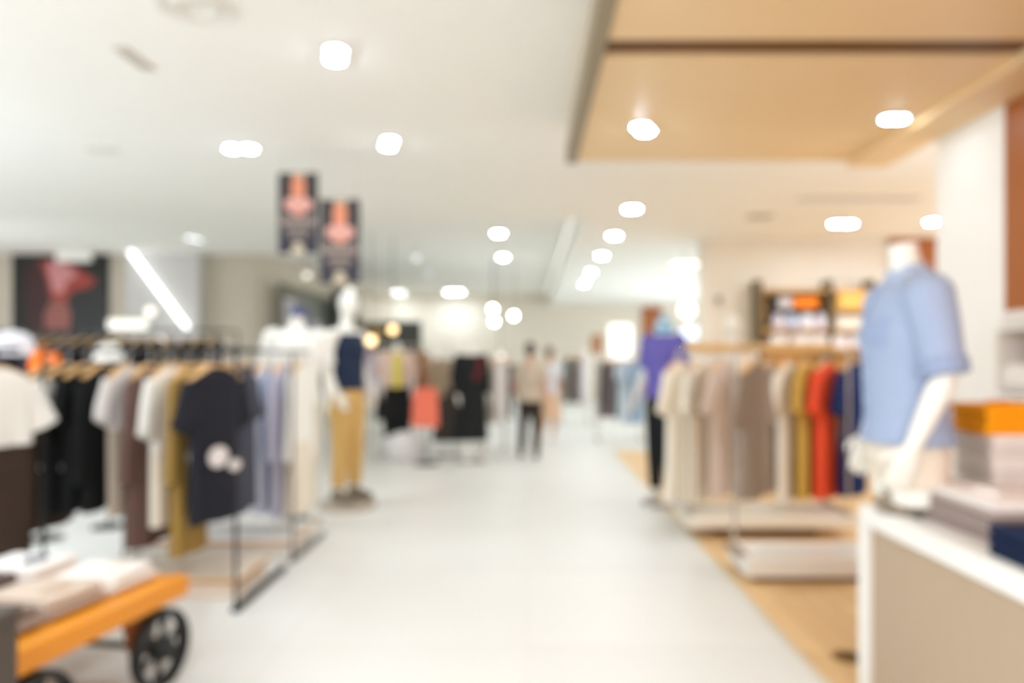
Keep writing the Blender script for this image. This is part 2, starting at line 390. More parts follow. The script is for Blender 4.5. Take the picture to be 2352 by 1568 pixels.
b.box(-.65, -.1, -.02, -.001, wz(780, 17), wz(748, 17)).build('tan_print', mat('tan_print', (150, 124, 80), .6), t)

# ------------------------------------------------------------------ hanging banners
def banner(px0, px1, py0, py1, d, label):
    xc = wx((px0 + px1) / 2, d); w = wx(px1, d) - wx(px0, d); h = wz(py0, d) - wz(py1, d); z0 = wz(py1, d)
    t = thing('hanging_banner', label, 'banner', (xc, d, z0), 0, 'printed banners hung from the ceiling')
    MB().box(-w / 2, w / 2, -.004, .004, 0, h).build('sheet', mat('banner_dark', (60, 54, 56), .6), t)
    b = MB()
    def sh(mi, pts, q): b.cur = mi; b.poly([((u - .5) * w, -.0045 - q * .0012, (1 - v) * h) for u, v in pts], .001)
    sh(4, [(.36, 0), (.66, 0), (.62, .12), (.40, .12)], 0)                        # pale backdrop above the head
    sh(0, [(.40, .04), (.60, .04), (.68, .14), (.66, .28), (.58, .36), (.42, .36), (.34, .28), (.32, .14)], 1)   # face
    sh(0, [(.43, .32), (.57, .32), (.6, .42), (.4, .42)], 2)
    sh(1, [(.18, .33), (.4, .30), (.6, .30), (.84, .34), (.88, .42), (.66, .5), (.5, .52), (.34, .5), (.14, .42)], 3)
    sh(0, [(.42, .47), (.62, .47), (.56, .54), (.5, .56)], 4)
    sh(2, [(.04, .55), (.96, .55), (.96, .65), (.04, .65)], 5)
    sh(2, [(.2, .69), (.8, .69), (.8, .74), (.2, .74)], 6); sh(2, [(.26, .765), (.74, .765), (.74, .80), (.26, .80)], 7)
    sh(3, [(.02, .68), (.2, .7), (.3, .84), (.7, .84), (.8, .7), (.98, .68), (.98, 1), (.72, 1), (.6, .86), (.4, .86), (.28, 1), (.02, 1)], 0)
    sh(4, [(.43, .86), (.57, .86), (.70, 1), (.30, 1)], 2)
    b.build('print', [mat('print_skin', (228, 146, 112), .6), mat('print_blush', (226, 168, 156), .6), mat('print_grey', (150, 136, 128), .6), mat('print_navy', (52, 48, 62), .6), mat('print_cream', (204, 190, 164), .6)], t)
    MB().cyl((-w / 2, 0, h), (w / 2, 0, h), .007, 8).build('top_rod', CHROME, t)
    MB().cyl((-w * .4, 0, h), (-w * .4, 0, H1 - z0), .0015, 5).cyl((w * .4, 0, h), (w * .4, 0, H1 - z0), .0015, 5).build('wire', mat('wire_grey', (190, 188, 180), .8), t)
banner(639, 731, 397, 582, 6.3, 'upper left of the two dark portrait banners hanging from the ceiling')
banner(735, 827, 458, 650, 6.0, 'lower right of the two dark portrait banners hanging from the ceiling')

# ================================================================== clothes on hangers
rnd = random.Random(7)
def hanger(root_loc, rz, label, m=HANGW, w=.2):
    t = thing('coat_hanger', label, 'hanger', root_loc, rz, None)
    pts = [(-w, 0, -.155), (-w * .6, 0, -.122), (-.06, 0, -.095), (0, 0, -.085), (.06, 0, -.095), (w * .6, 0, -.122), (w, 0, -.155)]
    MB().tube(pts, [.02, .022, .02, .018, .02, .022, .02], 8, flat=.5, side=(0, 1, 0)).build('shoulder_bar', m, t, True)
    hk = [(0, 0, -.088), (0, 0, -.05), (.012, 0, -.03)]
    for k in range(9):
        a = R(-60 + 30 * k); hk.append((.019 * math.cos(a), 0, .0 + .019 * math.sin(a)))
    MB().tube(hk, .0025, 6).build('hook', CHROME, t, True)
    return t
def sheet_ring(z, hw, th, amp, k, ph, n=30, cx=0, cy=0):
    r = []
    for i in range(n):
        a = 2 * PI * i / n; x = hw * math.copysign(abs(math.cos(a)) ** .75, math.cos(a)); y = th * math.copysign(abs(math.sin(a)) ** .8, math.sin(a))
        y += amp * math.sin(k * x / .2 + ph) + amp * .5 * math.sin(2.3 * k * x / .2 + ph * 1.7)
        r.append(V((x + cx, y + cy, z)))
    return r
def garment(root_loc, rz, kind, length, m, label, cat, name, seed, sleeve='short', m2=None, split=None, w=.21, flare=1.0, th=.05, printed=None, group=None, sm=None):
    """clothes hang in their own local XZ plane below the rail (local z = 0)"""
    q = random.Random(seed); ph = q.random() * 6
    t = thing(name, label, cat, root_loc, rz, group)
    top = -.10
    if kind == 'trousers':
        MB().loft([sheet_ring(top - .02 - dz, .19 + .01 * i, .03, .002, 3, ph) for i, dz in enumerate((0, .03, .12, .22))]).build('waist', m, t, True)
        for s in (-1, 1):
            rg = []
            for i in range(9):
                f = i / 8; rg.append(sheet_ring(top - .2 - f * (length - .2), .11 - .02 * f, .03, .008 * f, 2, ph + s, cx=s * (.10 + .005 * f)))
            MB().loft(rg).build('trouser_leg', m, t, True)
        return t
    prof = [(0, .06, .034), (.012, .10, .042), (.035, .155, .048), (.06, w * .93, th * .95), (.11, w * .98, th), (.22, w * .95, th * 1.02)]
    zz = [.32 + (length - .32) * i / 7 for i in range(8)]
    for z in zz: f = (z - .2) / max(.1, length - .2); prof.append((z, w * (.95 + (flare - .95) * f), th * (1 + .12 * f)))
    def body(pr):
        return MB().loft([sheet_ring(top - z, hw, th_, .016 * min(1, z / length) ** 1.2, 4.5, ph + z) for z, hw, th_ in pr])
    if m2 and split:
        up = [p for p in prof if p[0] <= split] + [(split, w * .95, th * 1.03)]
        lo = [(split, w * .95, th * 1.03)] + [p for p in prof if p[0] > split]
        body(up).build('upper_body', m, t, True); body(lo).build('lower_body', m2, t, True)
    else:
        body(prof).build('body', m, t, True)
    if sleeve:
        L, dx, r0, r1 = {'short': (.24, .48, .085, .078), 'long': (.58, .12, .08, .052), 'wide': (.32, .35, .09, .1)}[sleeve]
        for s in (-1, 1):
            d = V((s * dx, 0, -1)).normalized(); u = V((-d.z, 0, d.x)) * 1
            rg = []
            for i in range(8):
                f = i / 7; cpt = V((s * (w - .035), 0, top - .095)) + d * L * f; r = r0 + (r1 - r0) * f; tt = th * (.75 - .1 * f)
                off = .010 * f * math.sin(ph + 4 * f + s)
                rg.append([cpt + u * r * math.cos(2 * PI * k / 16) + V((0, 1, 0)) * (tt * math.sin(2 * PI * k / 16) * (1 + .12 * math.sin(3 * 2 * PI * k / 16 + ph)) + off) for k in range(16)])
            MB().loft(rg).build('sleeve', sm or m, t, True)
    cr = MB(); n = 24
    cr.tube([(.062 * math.cos(2 * PI * k / n), .036 * math.sin(2 * PI * k / n), top + .004 - (.014 if math.sin(2 * PI * k / n) < 0 else 0)) for k in range(n)], .009, 6, closed=True).build('collar', m, t, True)
    if printed:
        mm, shapes = printed
        for s in (-1, 1):
            b = MB()
            for (cx_, cz_, rx_, rz_) in shapes:
                b.poly([(cx_ + rx_ * math.cos(2 * PI * k / 20), 0, top - cz_ + rz_ * math.sin(2 * PI * k / 20)) for k in range(20)], .004)
            o = b.build('print', mm, t); o.location = (0, s * (th + .014), 0)
    return t

def rack(name, label, cat, x0, x1, y0, y1, top, m=BLACKM, r=.014, railm=None, base=0, group=None, posts=(-1, 1)):
    r *= .75
    """garment rack: two side frames standing on foot bars, one rail across between them"""
    xc, yc = (x0 + x1) / 2, (y0 + y1) / 2
    t = thing(name, label, cat, (xc, yc, base), 0, group)
    X0, X1, hy = x0 - xc, x1 - xc, (y1 - y0) / 2; tz = top - base
    for s in (X0, X1):
        MB().rbox(s - .022, s + .022, -hy - .02, hy + .02, 0, .03, .006).build('foot_bar', m, t)
        for q in posts: MB().cyl((s, q * hy, .03), (s, q * hy, tz), r, 12).build('upright', m, t, True)
        MB().tube([(s, -hy, tz), (s, hy if len(posts) > 1 else .02, tz)], r, 12).build('top_bar', m, t, True)
    MB().cyl((X0, 0, tz), (X1, 0, tz), .0135, 12).build('rail', railm or m, t, True)
    return t

def hang(spec, yc, top, where, seed0, dy=0):
    for i, s in enumerate(spec):
        s = dict(s); x = s.pop('x'); rz = s.pop('rz', PI / 2); lb = s.pop('label'); hl = s.pop('hl', True); hm = s.pop('hm', HANGW)
        dz = s.pop('dz', 0)
        garment((x, yc, top + dz), rz, s.pop('kind', 'top'), s.pop('len'), s.pop('m'), lb + ' ' + where, s.pop('cat', 'shirt'), s.pop('name', 'hanging_shirt'), seed0 + i, **s)
        if hl: hanger((x, yc, top), rz, 'wooden hanger carrying the ' + lb, hm)

# --- rack A, left, behind the cart
YA, TA = 4.46, 1.44
rack('garment_rack', 'black metal garment rack on the left, nearest the aisle corner, behind the orange cart', 'clothes rack', -2.66, -1.6, 4.07, 4.86, TA, group='black garment racks', posts=(-1,))
BK = fab((24, 26, 26)); BR = fab((104, 80, 72)); OL = fab((164, 132, 70)); NV = fab((32, 40, 54)); WH = fab((238, 236, 228)); CR = fab((228, 218, 200))
LB = fab((200, 208, 226)); LI = fab((184, 182, 200)); GR = fab((172, 160, 144)); LG = fab((214, 210, 206))
white_print = mat('print_white', (226, 222, 220), .7)
ra = bpy.data.objects['garment_rack']
MB().cyl((-.53, 0, TA), (-.80, 0, TA), .0135, 12).build('rail_extension', BLACKM, ra, True)
hang([
    dict(x=-2.87, len=.95, m=fab((66, 54, 46)), sleeve='long', label='dark brown jacket at the left end', name='hanging_jacket', cat='jacket'),
    dict(x=-2.765, len=.84, m=BK, label='black short tee with two small white marks', printed=(white_print, [(-.12, .58, .05, .03), (-.03, .58, .05, .03)]), name='hanging_tee', cat='t-shirt', sm=WH),
    dict(x=-2.66, len=.84, m=BK, sleeve='short', label='plain black tee beside the marked one', name='hanging_tee', cat='t-shirt'),
    dict(x=-2.555, len=.84, m=BK, sleeve='long', label='plain black long sleeved jacket', name='hanging_jacket', cat='jacket'),
    dict(x=-2.40, len=.86, m=LG, m2=GR, split=.36, sleeve='short', label='pale grey and tan two tone top', name='hanging_shirt', cat='shirt'),
    dict(x=-2.27, len=1.05, m=BR, sleeve='long', label='long dark brown coat', name='hanging_coat', cat='coat'),
    dict(x=-2.15, len=.92, m=WH, m2=CR, split=.48, sleeve='wide', label='white and cream tunic with wide sleeves', name='hanging_tunic', cat='tunic', w=.22),
    dict(x=-2.03, len=1.10, m=OL, sleeve='long', label='long olive green coat', name='hanging_coat', cat='coat'),
    dict(x=-1.915, len=.88, m=NV, sleeve='short', label='plain navy blue shirt'),
    dict(x=-1.82, len=.80, m=fab((120, 118, 132)), sleeve='short', label='slate grey shirt'),
    dict(x=-1.73, len=.86, m=fab((66, 68, 80)), sleeve='short', label='charcoal blue shirt'),
], YA, TA, 'on the black rack behind the orange cart', 10)
hang([dict(x=-1.655, rz=R(74), w=.185, len=.80, m=fab((34, 36, 44)), sleeve='short', label='dark navy tee with a big white print', printed=(white_print, [(-.05, .46, .075, .055), (.08, .52, .05, .03)]), name='hanging_tee', cat='t-shirt')], 3.93, TA, 'on the front arm of the left rack', 30)
t = thing('face_out_bracket', 'short black arm on the front of the nearest left rack carrying the printed tee', 'bracket', (-1.6, 4.07, TA))
MB().tube([(0, 0, 0), (-.02, -.05, 0), (-.055, -.17, 0), (-.058, -.185, .02)], .009, 8).build('bar', BLACKM, t, True); MB().rbox(-.016, .016, -.016, .016, -.03, .02, .004).build('clamp', BLACKM, t)
# --- rack B behind it
YB, TB = 5.43, 1.44
rack('garment_rack', 'grey metal garment rack on the left, second from the camera, with light blue shirts', 'clothes rack', -2.75, -1.6, 5.06, 5.8, TB, mat('steel_grey', (120, 118, 112), .4, .5), group='black garment racks', posts=(-1,))
hang([
    dict(x=-2.55, len=.9, m=NV, label='deep navy shirt at the far left', sleeve='long'),
    dict(x=-2.38, len=.95, m=BK, label='black shirt near the left end', sleeve='long'),
    dict(x=-2.2, len=.98, m=fab((70, 72, 84)), label='charcoal shirt in the middle', sleeve='long'),
    dict(x=-2.04, len=1.0, m=fab((92, 98, 116)), label='slate blue shirt', sleeve='long'),
    dict(x=-1.91, len=1.06, m=LB, label='pale sky blue shirt dress', sleeve='long', name='hanging_dress', cat='dress'),
    dict(x=-1.79, len=1.08, m=LI, label='lilac grey shirt dress', sleeve='long', name='hanging_dress', cat='dress'),
    dict(x=-1.665, len=1.06, m=WH, m2=CR, split=.55, label='white long sleeved tunic dress', sleeve='long', name='hanging_dress', cat='dress'),
], YB, TB, 'on the second left rack beside the white mannequin', 40)
# --- rack C at the left border
YC, TC = 3.8, 1.44
rack('garment_rack', 'black metal garment rack cut by the left photo edge with a white tee', 'clothes rack', -3.6, -2.86, 3.62, 3.98, TC, group='black garment racks')
t = bpy.data.objects['garment_rack.002'] if 'garment_rack.002' in bpy.data.objects else None
MB().cyl((.37, 0, TC), (.62, 0, TC), .0135, 12).build('arm', BLACKM, t, True)
hang([
    dict(x=-2.75, rz=R(65), len=.40, m=WH, label='white tee at the left edge of the photo', sleeve='short', name='hanging_tee', cat='t-shirt', w=.2),
    dict(x=-2.75, dz=-.36, hl=False, rz=R(65), len=.70, m=fab((62, 50, 42)), kind='trousers', label='dark brown trousers below the white tee', name='hanging_trousers', cat='trousers'),
    dict(x=-3.0, rz=R(80), len=.62, m=fab((232, 160, 30)), label='mustard yellow top', sleeve='short'),
], YC, TC, 'on the rack at the left edge', 70)
# --- dark racks further back on the left
YG, TG = 8.4, 1.70
rack('garment_rack', 'long far black rack of dark clothes below the red figure poster', 'clothes rack', -6.2, -3.4, 8.1, 8.7, TG, group='black garment racks')
darks = [((40, 38, 44), 'black'), ((60, 54, 64), 'plum grey'), ((34, 36, 40), 'coal black'), ((74, 70, 84), 'smoky violet'), ((48, 46, 44), 'dark brown'), ((88, 84, 96), 'dusty mauve'), ((30, 32, 36), 'ink black'),
         ((44, 42, 50), 'dark slate'), ((70, 66, 60), 'dark khaki'), ((36, 36, 44), 'midnight'), ((56, 58, 60), 'graphite'), ((26, 28, 30), 'jet black'), ((120, 110, 100), 'stone'), ((40, 40, 46), 'deep grey'), ((30, 30, 34), 'pitch black'), ((52, 48, 56), 'dark aubergine')]
hang([dict(x=-6.05 + .168 * i, len=.85 + .1 * (i % 3), m=fab(cn[0]), sleeve='long', label=cn[1] + ' jacket', name='hanging_jacket', cat='jacket') for i, cn in enumerate(darks)], YG, TG, 'on the far rack below the red poster', 90)

# low platforms under the left racks
def platform(x0, x1, y0, y1, h, label, body, rimm):
    t = thing('low_platform', label, 'platform', ((x0 + x1) / 2, (y0 + y1) / 2, 0))
    a, b_ = (x1 - x0) / 2, (y1 - y0) / 2
    MB().box(-a + .03, a - .03, -b_ + .03, b_ - .03, 0, h - .03).build('plinth', body, t)
    MB().rbox(-a, a, -b_, b_, h - .03, h - .008, .006).build('timber_rim', rimm, t)
    MB().box(-a + .006, a - .006, -b_ + .006, b_ - .006, h - .008, h).build('top', body, t)
    return t
GOLDW = wood('rim_wood', (206, 150, 70), (170, 112, 44), 'X', 0)
PLT = mat('platform_sand', (226, 212, 194), .6, var=.03)
platform(-2.62, -1.66, 4.28, 4.80, .12, 'sand coloured low platform with timber rim under the nearest black rack', PLT, GOLDW)
platform(-2.72, -1.63, 5.12, 5.74, .13, 'white low platform with timber rim under the second left rack', WHITE, GOLDW)

# ================================================================== mannequins and people
def ell(c_, rx, ry, n=20, yaw=0):
    return [V((c_[0] + rx * math.cos(2 * PI * k / n), c_[1] + ry * math.sin(2 * PI * k / n), c_[2])) for k in range(n)]
TORSO = [(.84, .10, .075, 0), (.90, .165, .11, .01), (.97, .172, .118, .012), (1.06, .15, .10, .004), (1.14, .135, .09, 0), (1.24, .145, .1, -.004), (1.34, .165, .115, -.006), (1.42, .172, .112, 0), (1.49, .155, .09, .008), (1.535, .10, .065, .012), (1.565, .064, .056, .012), (1.64, .052, .052, .0)]
def torso(mb, off=0, z0=.84, z1=1.65, hem=0, puff=1.0):
    rg = []
    for i, (z, rx, ry, cy) in enumerate(TORSO):
        if z0 <= z <= z1: rg.append(ell((0, cy, z), (rx + off) * puff, (ry + off) * puff))
    if hem:
        z, rx, ry, cy = [q for q in TORSO if q[0] >= z0][0]
        rg.insert(0, ell((0, cy, z0), rx + off + hem, ry + off + hem))
    mb.loft(rg)
def lerp3(a, b, f): return V(a).lerp(V(b), f)
def limb(mb, pts, rad, n=14):
    mb.tube(pts, rad, n); return mb
def hand(mb, w, d, side, nrm, s=1.0, curl=.5):
    w, d, side, nrm = V(w), V(d).normalized(), V(side).normalized(), V(nrm).normalized()
    rg = []
    for f, ru, rv in ((-.02, .026, .02), (.02, .034, .018), (.06, .042, .016), (.09, .040, .013)):
        cpt = w + d * f * s
        rg.append([cpt + side * ru * s * math.cos(2 * PI * k / 14) + nrm * rv * s * math.sin(2 * PI * k / 14) for k in range(14)])
    mb.loft(rg)
    for o, L in ((-.030, .062), (-.010, .076), (.011, .072), (.031, .056)):
        p0 = w + d * .075 * s + side * o * s
        d1 = (d + nrm * curl * .4 + side * o * 1.5).normalized(); d2 = (d + nrm * curl * 1.1 + side * o).normalized()
        p1 = p0 + d1 * (L * .5 + .012) * s; p2 = p1 + d2 * L * .55 * s
        mb.tube([p0, p1, p2], [.0095 * s, .009 * s, .007 * s], 8)
    q0 = w + d * .02 * s - side * .028 * s
    q1 = q0 + (d * .7 - side * .75 + nrm * .3).normalized() * .045 * s; q2 = q1 + (d * .95 - side * .25 + nrm * .3).normalized() * .035 * s
    mb.tube([q0, q1, q2], [.013 * s, .0115 * s, .009 * s], 8)
def headshape(mb, c_=(0, -.012, 1.755)):
    mb.ball(c_, .076, .097, .118, 20, 14)
    x, y, z = c_
    mb.ball((x, y - .03, z - .055), .056, .065, .062, 14, 10)          # jaw and chin
    mb.tube([(x, y - .088, z + .015), (x, y - .104, z - .02), (x, y - .112, z - .035), (x, y - .085, z - .045)], [.008, .011, .014, .008], 8)   # nose
    mb.ball((x, y - .08, z + .028), .055, .024, .012)                    # brow
    mb.ball((x, y - .086, z - .068), .022, .014, .007); mb.ball((x, y - .084, z - .080), .018, .013, .007)   # lips
    for s in (-1, 1): mb.ball((x + s * .077, y + .01, z - .005), .012, .02, .032)   # ears
def figure(root, skin, voxel, arms, legs=None, head=True, full=True, handc=.5, armr=1.0, cut=False, neck_z=1.64):
    """one continuous body; faces -Y; arms/legs = per side (joint, joint, joint)"""
    b = MB(); torso(b, 0, .84)
    if not head: b.tube([(0, .01, 1.55), (0, 0, 1.63), (0, -.006, 1.675)], [.06, .053, .052], 16)
    if head: headshape(b); b.tube([(0, .01, 1.55), (0, 0, 1.70)], [.06, .053], 14)
    for s in (0, 1):
        sh, el_, wr = [V(p) for p in arms[s]]
        sg = -1 if s == 0 else 1
        b.ball(sh, .062, .062, .065)
        limb(b, [V((sg * .12, .005, 1.475)), sh, lerp3(sh, el_, .35), lerp3(sh, el_, .75), el_, lerp3(el_, wr, .25), lerp3(el_, wr, .6), wr], [.05, .056, .052, .044, .040, .042, .036, .026])
        d = (wr - el_).normalized(); inn = V((-sg, 0, 0)); inn = (inn - d * inn.dot(d)).normalized(); side = d.cross(inn) * (1 if s == 0 else -1)
        fwd = V((0, -1, 0)); side = d.cross(inn); side = side if side.dot(fwd) < 0 else -side      # thumb side points forward
        hand(b, wr, d, side, inn, 1.0, handc)
    if legs:
        for s in (0, 1):
            sg = -1 if s == 0 else 1
            hp, kn, an = [V(p) for p in legs[s][:3]]; fd = V(legs[s][3]).normalized()
            limb(b, [hp + V((0, 0, .02)), lerp3(hp, kn, .3), lerp3(hp, kn, .75), kn, lerp3(kn, an, .3) + V((0, .012, 0)), lerp3(kn, an, .7), an], [.092, .085, .062, .055, .056, .042, .034])
            b.tube([an + V((0, 0, -.02)) - fd * .045, an + fd * .03 + V((0, 0, -.04)), an + fd * .10 + V((0, 0, -.058)), an + fd * .17 + V((0, 0, -.066))], [.036, .038, .032, .018], 12, flat=.95)
    elif cut:
        for sg in (-1, 1): limb(b, [(sg * .085, .01, .92), (sg * .088, .01, .80), (sg * .09, .01, .74)], [.095, .088, .08])
    return b.solid('body', skin, root, voxel, 4)
def shirt(root, m, voxel, arms, hem, off=.016, sleeve=1.0, name='shirt', flare=.012, top=1.545, loose=.012):
    """sleeve: 0 none, up to 1 elbow, up to 2 wrist"""
    b = MB(); rg = []
    src = [q for q in TORSO if hem < q[0] <= top]
    z0, rx, ry, cy = src[0]
    hx = max(rx, .16) + off + flare; hy = max(ry, .11) + off + flare
    rg.append(ell((0, .008, hem), hx, hy))
    for (z, rx, ry, cy) in src:
        rx, ry = max(rx, .15 if z < 1.45 else 0), max(ry, .102 if z < 1.4 else 0)
        rg.append(ell((0, cy, z), rx + off + (loose if z < 1.4 else 0), ry + off + (loose if z < 1.4 else 0)))
    b.loft(rg)
    for s in (0, 1):
        if not sleeve: 
            continue
        sg = -1 if s == 0 else 1
        sh, el_, wr = [V(p) for p in arms[s]]
        pts = [V((sg * .11, .005, 1.46)), sh, lerp3(sh, el_, .35)]; rd = [.078, .083, .076]; b.ball(sh + V((-sg * .01, 0, .006)), .082, .08, .082)
        if sleeve <= 1: pts += [lerp3(sh, el_, .36 + .64 * sleeve)]; rd += [.066]
        else:
            pts += [el_, lerp3(el_, wr, sleeve - 1)]; rd += [.062, .056 - .012 * (sleeve - 1)]
        b.tube(pts, rd, 16)
    return b.solid(name, m, root, voxel, 5)
def trousers(root, m, voxel, legs, hemf=.93, name='trousers', top=1.08, off=.014, wide=1.0):
    b = MB(); torso(b, off, .84, top)
    for s in (0, 1):
        hp, kn, an = [V(p) for p in legs[s][:3]]
        e = lerp3(kn, an, hemf)
        limb(b, [hp + V((0, 0, .03)), lerp3(hp, kn, .3), lerp3(hp, kn, .75), kn, lerp3(kn, an, hemf * .5), e], [.108, .102, .084 * wide, .076 * wide, .07 * wide, .062 * wide])
    return b.solid(name, m, root, voxel, 4)
def shoes(root, m, legs, vox=.01):
    for s in (0, 1):
        an = V(legs[s][2]); fd = V(legs[s][3]).normalized(); b = MB()
        b.tube([an - fd * .06 + V((0, 0, -.035)), an + fd * .02 + V((0, 0, -.035)), an + fd * .11 + V((0, 0, -.052)), an + fd * .19 + V((0, 0, -.062))], [.046, .05, .042, .026], 14)
        b.ball(an + V((0, 0, -.0)), .044, .05, .035)
        b.solid('shoe', m, root, vox, 3)
STAND_LEGS = [((-.09, .01, .9), (-.10, -.005, .5), (-.105, .02, .09), (-.15, -1, 0)), ((.09, .01, .9), (.10, -.01, .5), (.105, .01, .09), (.15, -1, 0))]
STAND_ARMS = [((-.195, .005, 1.465), (-.25, .03, 1.19), (-.235, -.06, .95)), ((.195, .005, 1.465), (.25, .03, 1.19), (.235, -.06, .95))]
def base_plate(root, r=.2):
    MB().lathe([(r, -.02), (r, -.012), (r - .01, -.006)], n=32).build('base_plate', CHROME, root, True)
    MB().cyl((.0, .12, -.01), (.0, .12, .45), .009, 8).build('support_rod', CHROME, root)
def fscale(o, s): o.scale = (s, s, s)

# --- half mannequin in the blue shirt on the white table
mx, my, mz = 1.458, 2.86, .80
t = thing('mannequin', 'headless white half mannequin in a light blue shirt on the right display table', 'mannequin', (mx, my, mz), R(-95))
S1 = 1.06
arms1 = [((-.195, .005, 1.465), (-.235, .02, 1.19), (-.20, -.06, .955)), ((.195, .005, 1.465), (.24, .035, 1.20), (.215, -.06, .955))]
holder = t
def drop(o, s, dz):                                     # scale and sit a figure part on its base
    o.scale = (s, s, s); o.location = (0, 0, dz)

for o in (figure(t, MANQ, .006, arms1, None, head=False, cut=True, handc=.45),
          shirt(t, fab((158, 172, 198)), .007, arms1, .955, .02, 1.0, 'shirt', .02)):
    drop(o, S1, 1.03 - .955 * S1 - mz + .045)
dz1 = 1.03 - .955 * S1 - mz + .06
for s in (0, 1):
    sh, el_, wr = [V(p) for p in arms1[s]]; d = (el_ - sh).normalized()
    drop(MB().tube([el_ - d * .045, el_ + d * .012], [.074, .076], 16).solid('rolled_cuff', fab((146, 160, 188)), t, .007, 2), S1, dz1)
b = MB(); n = 28                                         # open collar
rg = []
for k in range(n):
    a = 2 * PI * k / n; x_, y_ = math.cos(a), math.sin(a); lo = -.02 if y_ < -.6 else 0
    rg.append([V((.068 * x_, .012 + .062 * y_, 1.545 + lo)), V((.064 * x_, .012 + .058 * y_, 1.575 + lo)), V((.076 * x_, .012 + .071 * y_, 1.580 + lo)), V((.096 * x_, .012 + .087 * y_, 1.54 + lo * 1.6))])
b.loft(rg, closed=True); drop(b.build('collar', fab((172, 186, 210)), t, True), S1, dz1)
from mathutils.bvhtree import BVHTree
shm = [o for o in t.children if o.name.startswith('shirt')][0].data
bv = BVHTree.FromPolygons([v.co for v in shm.vertices], [p.vertices for p in shm.polygons])
def front(x, z, off=.0):                                 # a point just on the shirt front
    h = bv.ray_cast(V((x, -.6, z)), V((0, 1, 0)))[0]
    return V((x, (h.y if h else -.12) - off, z))
zs = [.975 + i * .03 for i in range(18)]
b = MB(); b.loft([[front(-.014, z, .004), front(.014, z, .004), front(.014, z, -.006), front(-.014, z, -.006)] for z in zs])
drop(b.build('button_placket', fab((148, 163, 192)), t), S1, dz1)
for k in range(6): drop(MB().ball(front(0, 1.0 + k * .092, .004), .006, .003, .006, 10, 6).build('button', mat('button_white', (240, 240, 240), .3), t), S1, dz1)
gx = [.055, .075, .095, .115, .135]; b = MB()
b.loft([[front(x, 1.385, .004) for x in gx] + [front(x, 1.385, -.006) for x in reversed(gx)], [front(x, 1.34, .004) for x in gx] + [front(x, 1.34, -.006) for x in reversed(gx)],
        [front(x, 1.29 - .015 * (1 - abs(x - .095) / .04), .004) for x in gx] + [front(x, 1.29, -.006) for x in reversed(gx)]])
drop(b.build('chest_pocket', fab((148, 163, 192)), t), S1, dz1)
b = MB()                                                 # cream shorts at the cut hips
rg = [ell((0, .01, z), rx, ry) for z, rx, ry in ((.86, .178, .13), (.92, .184, .13), (1.0, .180, .125), (1.06, .16, .112))]
b.loft(rg)
for sg in (-1, 1): b.tube([(sg * .085, .01, .93), (sg * .088, .01, .79)], [.105, .1], 14)
drop(b.solid('shorts', fab((226, 214, 196)), t, .009, 3), S1, dz1)
MB().cyl((0, .01, .012), (0, .01, .16), .016, 12).build('stand_post', CHROME, t, True)
MB().lathe([(.1, 0), (.1, .008), (.09, .012)], n=32).build('stand_base', CHROME, t, True)

# --- navy vest mannequin
def place_fig(t, parts, s, dz=0):
    for o in parts: o.scale = (s, s, s); o.location = (0, 0, dz)
d2 = 6.9; t = thing('mannequin', 'white mannequin with a head in a navy vest and tan trousers by the aisle', 'mannequin', (wx(798, d2), d2, 0), R(64))
A2 = [((-.195, .005, 1.465), (-.25, .05, 1.19), (-.225, -.08, .95)), ((.195, .005, 1.465), (.26, .05, 1.2), (.25, -.06, .96))]
s2 = 1.04
place_fig(t, [figure(t, MANQ, .009, A2, STAND_LEGS), shirt(t, fab((38, 48, 70)), .01, A2, .985, .016, 0, 'vest', .012, 1.50), trousers(t, fab((206, 168, 104)), .01, STAND_LEGS, .9)], s2, .07)
for k in range(5): place_fig(t, [MB().ball((0, -.145, 1.05 + .08 * k), .008, .004, .008, 8, 6).build('button', mat('button_dark', (18, 20, 26), .3), t)], s2, .07)
pt = []
for s in (0, 1):
    an = V(STAND_LEGS[s][2]); fd = V(STAND_LEGS[s][3]).normalized(); b = MB()
    b.tube([an - fd * .06 + V((0, 0, -.04)), an + fd * .02 + V((0, 0, -.04)), an + fd * .11 + V((0, 0, -.055)), an + fd * .19 + V((0, 0, -.064))], [.044, .05, .042, .026], 14); b.ball(an, .044, .05, .035)
    pt.append(b.solid('shoe', mat('taupe_suede', (120, 106, 88), .8), t, .01, 3))
place_fig(t, pt, s2, .07)
MB().lathe([(.26, 0), (.26, .045), (.25, .055)], n=36).build('base_plate', mat('base_grey', (172, 160, 142), .5), t, True)

# --- headless white mannequin behind rack B
d3 = 6.25; t = thing('mannequin', 'headless mannequin in a plain white tee behind the second left rack', 'mannequin', (wx(682, d3), d3, 0), R(18))
place_fig(t, [figure(t, MANQ, .012, STAND_ARMS, STAND_LEGS, head=False), shirt(t, WH, .012, STAND_ARMS, .93, .016, .7, 'tee'), trousers(t, fab((228, 220, 204)), .012, STAND_LEGS, .92)], 1.04, .03)
MB().lathe([(.2, 0), (.2, .02), (.19, .026)], n=32).build('base_plate', CHROME, t, True)
b = MB().lathe([(.058, 1.655), (.056, 1.70), (.04, 1.725), (.012, 1.735)], n=20); place_fig(t, [b.build('neck_cap', mat('navy_cap', (60, 66, 110), .5), t, True)], 1.04, .02)

